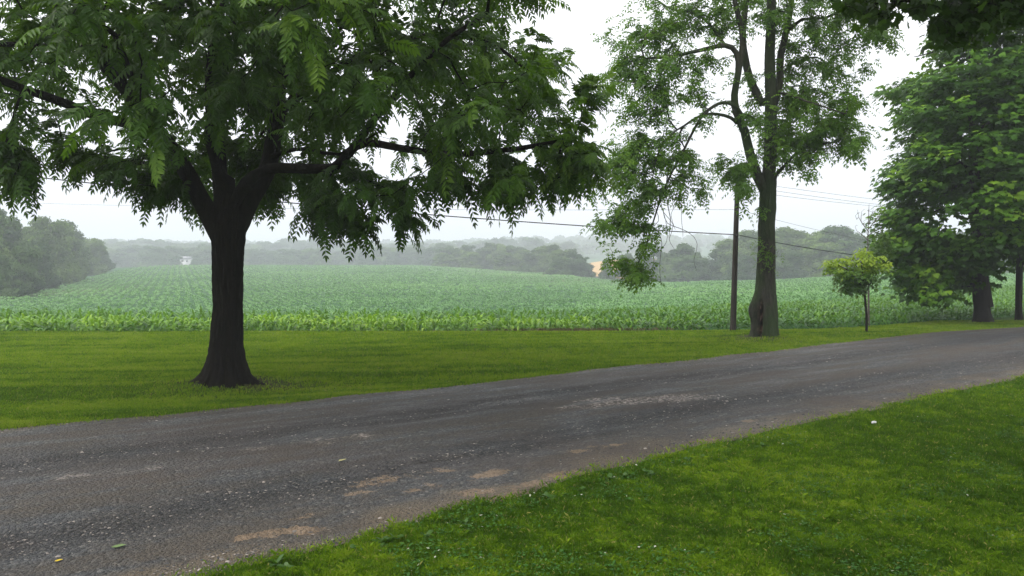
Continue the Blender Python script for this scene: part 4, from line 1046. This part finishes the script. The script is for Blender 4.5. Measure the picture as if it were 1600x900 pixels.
def bush(name, label, c, cr, n_att, kl, size, mat, base, parent=None, cat='shrub'):
    r_ = parent or tag(empty(name, tuple(base)), label, cat); sk = Skel()
    for k in range(6):
        a_ = k * 1.05; sk.limb([base + np.array([.05 * math.cos(a_), .05 * math.sin(a_), 0]), base * .5 + np.array(c) * .5 + np.array([.4 * cr[0] * math.cos(a_), .4 * cr[1] * math.sin(a_), 0]), np.array(c) + np.array([.5 * cr[0] * math.cos(a_), .5 * cr[1] * math.sin(a_), 0])], .03, .01, start=-1, wob=.05)
    cand = []
    while len(cand) < n_att:
        v = norm(rng.normal(0, 1, 3)) * rng.random() ** .35; p = np.array(c) + v * np.array(cr)
        if mnoise.noise(Vector(p) * 1.5) > -.2: cand.append(p)
    sk.grow(cand, step=.2, tipr=.004, wob=.04); Vt, Ft = sk.tubes(sides=(8, 6, 4, 3)); mesh_np('stems', Vt - base, Ft, BARK_MAPLE, r_, smooth=True)
    C_ = np.concatenate([p[-1] + rng.normal(0, .14, (kl, 3)) for p in sk.tips(.3)]); n = len(C_)
    v, f, a = palmate(C_, rng.normal(0, 1, (n, 3)) + [0, 0, -.3], rng.normal(0, .5, (n, 3)) + [0, 0, 1], rng.uniform(.7, 1.3, n) * size, np.clip(rng.normal(.5, .25, n), 0, 1))
    mesh_np('foliage', v - base, f, mat, r_, attrs=dict(var=a)); return r_
C_ = np.concatenate([P(rng.normal(x, r * .5), rng.normal(y, r * .6), DD + rng.normal(.3, .5)) + rng.normal(0, .13, (14, 3)) for x, y, r, k_ in [(1372, 398, 16, 16), (1366, 378, 10, 8), (1380, 372, 12, 10), (1362, 410, 10, 8), (1385, 395, 16, 14)] for _ in range(k_)]); n = len(C_)
v, f, a = palmate(C_, rng.normal(0, 1, (n, 3)) + [0, 0, -.3], rng.normal(0, .5, (n, 3)) + [0, 0, 1], rng.uniform(.08, .15, n), np.clip(rng.normal(.5, .25, n), 0, 1))
mesh_np('leaves', v - db, f, LEAF_SHRUB, T_, attrs=dict(var=a))

# ------------------------------------------------------------------ utility pole and wires
PD = float(G(1145, 516)[1]) + .1
pb = P(1145, 516, PD); pb[2] = float(gz(pb[0], pb[1])); ptop = P(1153, 262, PD)
m = NT('pole_wood'); n1 = m.noise(3, 5, m.pos((14, 14, .8), False)); POLE = m.done(m.princ(m.ramp(n1, [(.3, (.018, .015, .013)), (.7, (.060, .052, .046))]), .9, .15, m.bump(n1, .6, .01)))
Pl = empty('utility_pole', tuple(pb)); tag(Pl, 'plain dark wooden utility pole standing at the corn edge beside the grey tree', 'pole')
sk = Skel(); sk.limb([pb + np.array([0, 0, -.3]), pb * .5 + ptop * .5, ptop], .105, .075, step=.3)
Vt, Ft = sk.tubes(sides=(20, 20, 20, 20)); mesh_np('shaft', Vt - pb, Ft, POLE, Pl, smooth=True)
IRON = plain('iron', (.05, .05, .05), .5, .5); CERA = plain('insulator', (.10, .09, .085), .35, .5)
def on_pole(y):
    t = (y - 516) / (262 - 516); return pb + (ptop - pb) * ((EYE + float(ray(1145, y)[2]) / float(ray(1145, y)[1]) * PD) - pb[2]) / (ptop[2] - pb[2])
def cap_disc(name, c, r, h, mat, parent, org, ax_=(0, -1, 0)):
    s_ = Skel(); s_.limb([np.array(c), np.array(c) + np.array(ax_) * h * .5, np.array(c) + np.array(ax_) * h], r, r * .7, step=h / 4)
    v, f = s_.tubes(sides=(12, 12, 12, 12)); return mesh_np(name, v - org, f, mat, parent, smooth=True)
for y in (367, 328, 298, 290, 283):
    a_ = on_pole(y); cap_disc('insulator', a_ + np.array([0, -.07, 0]), .03, .10, CERA, Pl, pb)
mesh_np('steel_band', *(lambda s_: (s_.limb([on_pole(300), on_pole(304)], .092, .092, step=.05), s_.tubes(sides=(20,) * 4))[1])(Skel()), IRON, Pl).data.transform(__import__('mathutils').Matrix.Translation(-Vector(pb)))
WIRE = plain('cable_black', (.015, .015, .016), .6, .3)
def wire(name, label, a, b, sag, r):
    a, b = np.array(a), np.array(b); t = np.linspace(0, 1, 48)[:, None]
    pts = a + (b - a) * t; pts[:, 2] -= (4 * sag * t * (1 - t))[:, 0]
    s_ = Skel(); par = -1
    for p in pts: par = s_.node(p - a, par, r, True)
    v, f = s_.tubes(sides=(6,) * 4); o = mesh_np(name, v, f, WIRE, None, smooth=True); o.location = a; tag(o, label, 'wire', 'overhead wires at the pole'); return o
att = lambda y: on_pole(y) + np.array([0, -.17, 0])
wire('overhead_wire', 'thick dark wire crossing left from the pole behind the walnut tree', att(367), P(-260, 240, 22), .25, .017)
wire('overhead_wire', 'dark wire sloping right from the pole towards the maple, lowest on that side', att(367), P(1520, 412, 34), .22, .013)
wire('overhead_wire', 'thin faint upper wire running left from the pole through hanging twigs', att(328), P(-300, 300, 60), .4, .005)
wire('overhead_wire', 'thin faint wire sloping right from the pole over the distant trees', att(328), P(1500, 392, 46), .3, .005)
wire('overhead_wire', 'lowest of the three thin wires right of the grey tree', att(298), P(1480, 330, 45), .1, .006)
wire('overhead_wire', 'middle of the three thin wires right of the grey tree', att(290), P(1520, 331, 46), .15, .006)
wire('overhead_wire', 'topmost of the three thin wires right of the grey tree', att(283), P(1560, 328, 47), .15, .006)

# ------------------------------------------------------------------ distant trees
def far_proto(seed, kind):
    r = np.random.default_rng(seed); nl = 22 if kind != 2 else 18; cs, rs = [], []
    for k in range(nl):
        t = (k + .5) / nl
        h = .26 + .62 * t; rad = ((.34 if kind == 0 else .30 if kind == 1 else .27)) * math.sin(math.pi * min(.98, .18 + .75 * t)) ** .6
        a_ = r.random() * 6.28; rr_ = rad * r.uniform(.2, 1.0)
        cs.append([math.cos(a_) * rr_, math.sin(a_) * rr_, h + r.normal(0, .03)]); rs.append(r.uniform(.06, .15) * (1 - .25 * t))
    cs.append([0, 0, .5]); rs.append(.22)
    for k in range(7):                                     # skirts down to the ground (edge of a wood)
        a_ = k * .9; cs.append([math.cos(a_) * .24, math.sin(a_) * .24, r.uniform(.10, .24)]); rs.append(r.uniform(.11, .16))
    cs, rs = np.array(cs), np.array(rs); n = 26000
    w_ = rs ** 2; idx = r.choice(len(cs), n, p=w_ / w_.sum())
    v = norm(r.normal(0, 1, (n, 3))); fld = np.array([mnoise.noise(Vector((cs[i_] * 3 + v_ * 2.3))) for i_, v_ in zip(idx, v)])[:, None]
    rad = rs[idx][:, None] * (1 + .60 * fld - .45 * r.random((n, 1)) ** 1.6 + .22 * r.random((n, 1)) ** 6)
    p = cs[idx] + v * rad * np.array([1, 1, .82])
    nn = norm(v + r.normal(0, .55, (n, 3)) + np.array([0, 0, .35])); t1 = norm(np.cross(nn, r.normal(0, 1, (n, 3)))); t2 = np.cross(nn, t1)
    s = r.uniform(.008, .021, (n, 1))
    s = s * (1 + .0)
    V = np.stack([p - t1 * s, p + t2 * s * .7, p + t1 * s, p - t2 * s * .7], 1).reshape(-1, 3); b = np.arange(n) * 4
    Fq = np.stack([b, b + 1, b + 2, b + 3], 1); tone = r.normal(0, .24, len(cs))
    a = np.repeat(np.clip(.5 + tone[idx] + r.normal(0, .14, n), 0, 1), 4)
    sk = Skel(); sk.limb([[0, 0, -.04], [.01, 0, .2], [0, .01, .45], [0, 0, .75]], .026, .008, step=.05)
    for k in range(7):
        c = cs[r.integers(0, nl)]; sk.limb([np.array([0, 0, c[2] * .55]), np.array([c[0] * .5, c[1] * .5, c[2] * .8]), c], .012, .004, step=.06)
    tv, tf = sk.tubes(sides=(8, 6, 5, 4), th=(.02, .008, .004))
    return V, Fq, a, tv, tf
PRO = []
for s_ in range(6):
    V, Fq, a, tv, tf = far_proto(100 + s_, s_ % 3)
    cm = mesh_np('crown', V, Fq, FAR_GREENS[s_ % 3], attrs=dict(var=a)); tm = mesh_np('trunk', tv, tf, BARK_FAR, smooth=True)
    PRO.append((cm.data, tm.data)); bpy.data.objects.remove(cm); bpy.data.objects.remove(tm)
def far_tree(x, D, ty, wide=1.0, pr=None, label='', group='', mat=None, name='deciduous_tree'):
    X_ = (x - 800) / F * D; z0 = float(gz(X_, D)); top = P(x, ty, D)[2]; H_ = max(4, (top - z0) / .97)
    pr = int(rng.integers(0, 6)) if pr is None else pr
    r_ = empty(name, (X_, D, z0 - .1)); tag(r_, label, 'tree', group); r_.rotation_euler = (0, 0, rng.random() * 6.28)
    r_.scale = (H_ * wide, H_ * wide, H_)
    for nm, me in zip(('crown', 'trunk'), PRO[pr]):
        o = bpy.data.objects.new(nm, me); COL.objects.link(o); o.parent = r_
    return r_
far_tree(276, 392, 398, 1.3, label='low pale tree just left of the tiny white house', group='hazy trees in the line beyond the corn field'); far_tree(307, 392, 397, 1.3, label='low pale tree just right of the tiny white house', group='hazy trees in the line beyond the corn field')
GL = 'trees of the wood along the left side of the field'
for x, D, ty, wd, lab in [(-40, 120, 318, 1.1, 'tree of the left wood half cut by the photograph edge'), (12, 135, 335, 1.15, 'broad nearest tree of the left wood beside the field corner'), (40, 160, 345, 1.1, None), (78, 165, 329, 1.05, 'tallest tree of the left wood, rounded top in the mist'), (-15, 170, 322, 1.1, None),
                      (62, 140, 372, 1.0, None), (100, 185, 338, .95, None), (112, 200, 352, .9, None), (140, 235, 366, 1.15, 'paler rounded tree where the left wood ends'), (30, 118, 382, 1.2, None), (-5, 112, 390, 1.3, None), (92, 172, 378, 1.1, None), (122, 225, 372, 1.0, None), (158, 262, 378, 1.1, None)]:
    far_tree(x, D, ty, wd * .95, label=lab or 'dark hazy tree in the wood along the left side of the field', group=GL)
GM = 'hazy trees in the line beyond the corn field'
x = 165.
while x < 700:
    D = rng.uniform(410, 500); far_tree(x, D, 386 + rng.normal(0, 3) + 4 * math.sin(x / 60), 1.7, label='pale blue green tree lost in haze beyond the field crest', group=GM); x += rng.uniform(9, 16)
x = 160.
while x < 900:
    D = rng.uniform(560, 680); far_tree(x, D, 374 + rng.normal(0, 2.5) + 3 * math.sin(x / 45), 1.8, label='faint tree in the second misty line behind the first far trees', group='faint trees of the second misty line'); x += rng.uniform(15, 24)
GR = 'trees at the back edge of the field, centre'
for x, D, ty, wd in [(690, 330, 392, 1.1), (715, 340, 386, 1.1), (735, 320, 390, 1.1), (752, 330, 385, 1), (775, 330, 376, .85), (792, 300, 390, 1.1), (815, 300, 386, 1.05), (838, 290, 384, 1.1), (858, 285, 379, 1.1), (880, 262, 386, 1.1), (898, 245, 392, 1.1), (872, 240, 398, 1.2), (912, 250, 400, 1.1), (1004, 250, 390, 1.0), (978, 252, 394, .9), (1030, 248, 388, .85), (948, 240, 402, .7), (800, 330, 382, 1.2), (730, 350, 380, 1.2), (700, 360, 384, 1.2), (1108, 240, 412, .6)]:
    far_tree(x, D, ty, wd * 1.45, label='green tree in mist at the back edge of the field, middle of the view', group=GR)
tagl = [(1055, 235, 392, 1.1, None), (1076, 225, 378, 1.0, 'dark round tree left of the pole at the back of the field'), (1088, 235, 392, .6, None), (1128, 225, 388, 1.0, None), (1150, 225, 366, 1.0, None), (1178, 220, 352, 1.0, None), (1215, 215, 347, .9, 'tall hazy tree directly behind the grey tree trunk'), (1240, 215, 366, 1.0, None), (1265, 215, 354, 1.0, None),
        (1305, 210, 345, 1.05, 'tallest hazy tree at the right back of the field'), (1285, 205, 372, 1.1, None), (1330, 215, 358, 1.0, None), (1355, 215, 366, 1.0, None), (1390, 215, 362, 1.0, None), (1225, 200, 388, 1.2, None), (1160, 205, 395, 1.2, None), (1430, 215, 360, 1.1, None), (1480, 215, 356, 1.1, None), (1540, 215, 350, 1.2, None), (1600, 215, 350, 1.2, None), (1660, 210, 345, 1.2, None)]
for x, D, ty, wd, lab in tagl:
    far_tree(x, D, ty, wd * 1.5, label=lab or 'grey green tree of the copse behind the field on the right', group='trees of the copse behind the field on the right')
# hillside woods
rs = np.random.default_rng(5); VV, FF, AA = [], [], []; off = 0
nt_ = 900
D = rs.uniform(690, 1180, nt_); A = rs.uniform(-.75, .75, nt_); X, Y = A * D, D; z0 = gz(X, Y)
hh = rs.uniform(9, 14, nt_)
for i in range(nt_):
    n = 110; v = norm(rs.normal(0, 1, (n, 3))); v[:, 2] = np.abs(v[:, 2]) * 1.0 - .15
    p = np.array([X[i], Y[i], z0[i] + hh[i] * .4]) + v * np.array([hh[i] * .65, hh[i] * .65, hh[i] * .6]) * rs.uniform(.75, 1.05, (n, 1))
    nn = norm(v + rs.normal(0, .4, (n, 3))); t1 = norm(np.cross(nn, rs.normal(0, 1, (n, 3)))); t2 = np.cross(nn, t1); s = rs.uniform(1.0, 2.2, (n, 1))
    VV.append(np.stack([p - t1 * s, p + t2 * s, p + t1 * s, p - t2 * s], 1).reshape(-1, 3)); AA.append(np.repeat(np.clip(rs.normal(.5, .2) + rs.normal(0, .12, n), 0, 1), 4))
V = np.vstack(VV); b = np.arange(len(V) // 4) * 4
tag(mesh_np('far_woods', V, np.stack([b, b + 1, b + 2, b + 3], 1), FAR_GREENS[0], attrs=dict(var=np.concatenate(AA))), 'misty wooded hills fading out behind the far tree lines', 'woods', kind='stuff')

# ------------------------------------------------------------------ ripe wheat rising behind the trees
xs = np.linspace(900, 1130, 40); ds = np.linspace(262, 372, 30); V = []
for d in ds:
    for x in xs:
        X_ = (x - 800) / F * d; g = float(gz(X_, d)); t = (d - 262) / 110
        e = math.sin(math.pi * (x - 900) / 230.001) ** .35
        V.append([X_, d, g + .3 + (7.6 * math.sin(min(t * 1.35, 1) * math.pi / 2) * smooth(1.0, .8, t)) * e + .2 * mnoise.noise(Vector((X_ * .1, d * .1, 0)))])
i, j = np.meshgrid(np.arange(29), np.arange(39), indexing='ij')
m = NT('wheat'); c = m.ramp(m.noise(.8, 4, m.pos()), [(.3, (.34, .23, .11)), (.7, (.48, .34, .18))])
tag(mesh_np('wheat_field', np.array(V), np.stack([i * 40 + j, i * 40 + j + 1, (i + 1) * 40 + j + 1, (i + 1) * 40 + j], -1).reshape(-1, 4), m.done(m.princ(c, .9, .1)), smooth=True), kind='structure')

# ------------------------------------------------------------------ far white house
def box(c, s):
    c, s = np.array(c), np.array(s) / 2
    v = np.array([[x, y, z] for x in (-1, 1) for y in (-1, 1) for z in (-1, 1)]) * s + c
    return v, np.array([[0, 1, 3, 2], [4, 6, 7, 5], [0, 4, 5, 1], [2, 3, 7, 6], [0, 2, 6, 4], [1, 5, 7, 3]])
HDs = 400.0; hb = P(291, 410, HDs); hb[2] = float(gz(hb[0], HDs)) - .2
zt = P(292, 405, HDs)[2]; z0 = float(hb[2]); hw = zt - z0
H_ = empty('white_house', tuple(hb)); tag(H_, 'tiny white house half hidden in haze beyond the left part of the field', 'house')
WHITE = plain('white_siding', (.75, .75, .75)); ROOF = plain('grey_roof', (.30, .30, .32)); GLASS = plain('dark_glass', (.03, .03, .04), .2, .5)
v, f = box((0, 0, hw / 2), (4.6, 4, hw)); mesh_np('wall', v, f, WHITE, H_)
rv = np.array([[-2.5, -2.3, hw], [2.5, -2.3, hw], [2.5, 2.3, hw], [-2.5, 2.3, hw], [-2.5, 0, hw + 1.4], [2.5, 0, hw + 1.4]]); o = mesh_np('roof', rv, [np.array([[0, 1, 5, 4], [2, 3, 4, 5], [3, 2, 1, 0]]), np.array([[0, 4, 3], [1, 2, 5]])], ROOF, H_)
for xx in (-1.2, 1.2):
    v, f = box((xx, -2.02, hw - 1.0), (.7, .06, .9)); mesh_np('window', v, f, GLASS, H_)

# ------------------------------------------------------------------ weeds at the road edge, fallen leaves, litter
WEED = leaf_mat('weed_leaf', [(0, (.03, .085, .012)), (1, (.07, .16, .02))], .3, (.12, .25, .02))
def weed_mesh(seed, s):
    r = np.random.default_rng(seed); k = r.integers(9, 15); az = np.arange(k) * 2.4 + r.normal(0, .3, k)
    return strips(np.zeros((k, 3)), az, s * r.uniform(.7, 1.2, k), s * .34 * np.ones(k), r.uniform(.25, .9, k), r.uniform(.3, .8, k), 5, np.clip(r.normal(.5, .2, k), 0, 1), 2.6)
spots = [(430, 886, .17), (452, 893, .12), (600, 851, .17), (618, 846, .13), (665, 842, .13), (725, 822, .12), (862, 782, .15), (880, 778, .12), (905, 770, .14), (950, 752, .16), (975, 748, .12), (1015, 742, .14), (1075, 722, .15), (1095, 718, .13), (1130, 722, .11), (1190, 700, .12), (560, 862, .12), (800, 796, .12), (1232, 684, .10), (1010, 765, .1)]
WM = []
for k in range(5):
    v, f, a = weed_mesh(k + 30, 1.0); o = mesh_np('weed', v, f, WEED, attrs=dict(var=a)); WM.append(o.data); bpy.data.objects.remove(o)
for k, (x, y, s) in enumerate(spots):
    g = G(x, y); o = bpy.data.objects.new('broadleaf_weed', WM[k % 5]); COL.objects.link(o); o.location = (g[0], g[1], float(gz(*g)) + .01); o.scale = (s, s, s); o.rotation_euler = (0, 0, k * 1.3)
    lab = 'broad leaved green weed at the near grassy edge of the road'
    if k == 0: lab = 'broad leaved weed at the lowest end of the near road edge'
    if k == 2: lab = 'large pale green weed rosette on the near road edge right of the tan mud patch'
    if k == 19: lab = 'small weed standing in the near lawn below the road edge'
    tag(o, lab, 'weed', 'weeds along the near road edge')
def fallen(label, x, y, s, col):
    g = G(x, y); T2 = np.array([[0, 0, 0], [.28, .22, .06], [.7, .2, .04], [1, 0, .1], [.7, -.2, .12], [.28, -.22, .1]]) * s - np.array([s / 2, 0, 0])
    V = np.vstack([T2, T2 + np.array([0, 0, .002])]); F6 = np.array([[0, 1, 2, 3], [0, 3, 4, 5], [9, 8, 7, 6], [11, 10, 9, 6]])
    o = mesh_np('fallen_leaf', V, F6, plain('fallen_leaf', col, .6)); 
    wdt = (g[1] - road_near(g[0])) / (road_far(g[0]) - road_near(g[0]))
    o.location = (g[0], g[1], float(gz(*g)) + .012 + .05 * math.sin(math.pi * float(wdt))); o.rotation_euler = (.1, .05, x); tag(o, label, 'leaf')
fallen('bright yellow fallen leaf on the gravel at the lower left', 92, 883, .065, (.65, .48, .03))
fallen('pale yellow green fallen leaf on the middle of the gravel road', 535, 727, .12, (.45, .42, .18))
fallen('dull green fallen leaf on the gravel near the yellow leaf', 186, 861, .12, (.16, .24, .09))
g = G(1366, 664)
r = np.random.default_rng(3); n = 60; v = norm(r.normal(0, 1, (n, 3))) * .022 * (1 + .35 * r.normal(0, 1, (n, 1))) * np.array([1.5, .9, .8])
import bmesh
bm = bmesh.new(); [bm.verts.new(p) for p in v]; bmesh.ops.convex_hull(bm, input=bm.verts); me = bpy.data.meshes.new('crumpled_paper'); bm.to_mesh(me); bm.free(); me.materials.append(plain('white_paper', (.8, .8, .8)))
o = bpy.data.objects.new('crumpled_paper', me); COL.objects.link(o); o.location = (g[0], g[1], float(gz(*g)) + .035); tag(o, 'small crumpled white paper lying in the near lawn grass', 'litter')

# ------------------------------------------------------------------ haze
v, f = box((0, 0, 0), (1, 1, 1)); lo, hi = -13.0, 48.0
hz = mesh_np('haze', v * np.array([6400, 6400, hi - lo]) + np.array([0, 0, (hi + lo) / 2]), f)
m = bpy.data.materials.new('haze'); m.use_nodes = True; t = m.node_tree; t.nodes.clear(); oo = t.nodes.new('ShaderNodeOutputMaterial'); pv = t.nodes.new('ShaderNodeVolumePrincipled')
pv.inputs['Color'].default_value = (.84, .88, .97, 1); pv.inputs['Density'].default_value = .00118; pv.inputs['Anisotropy'].default_value = 0.1
t.links.new(pv.outputs[0], oo.inputs['Volume']); hz.data.materials.append(m); tag(hz, kind='stuff'); hz['label'] = 'thin morning mist over the field and the distant trees'; hz['category'] = 'haze'
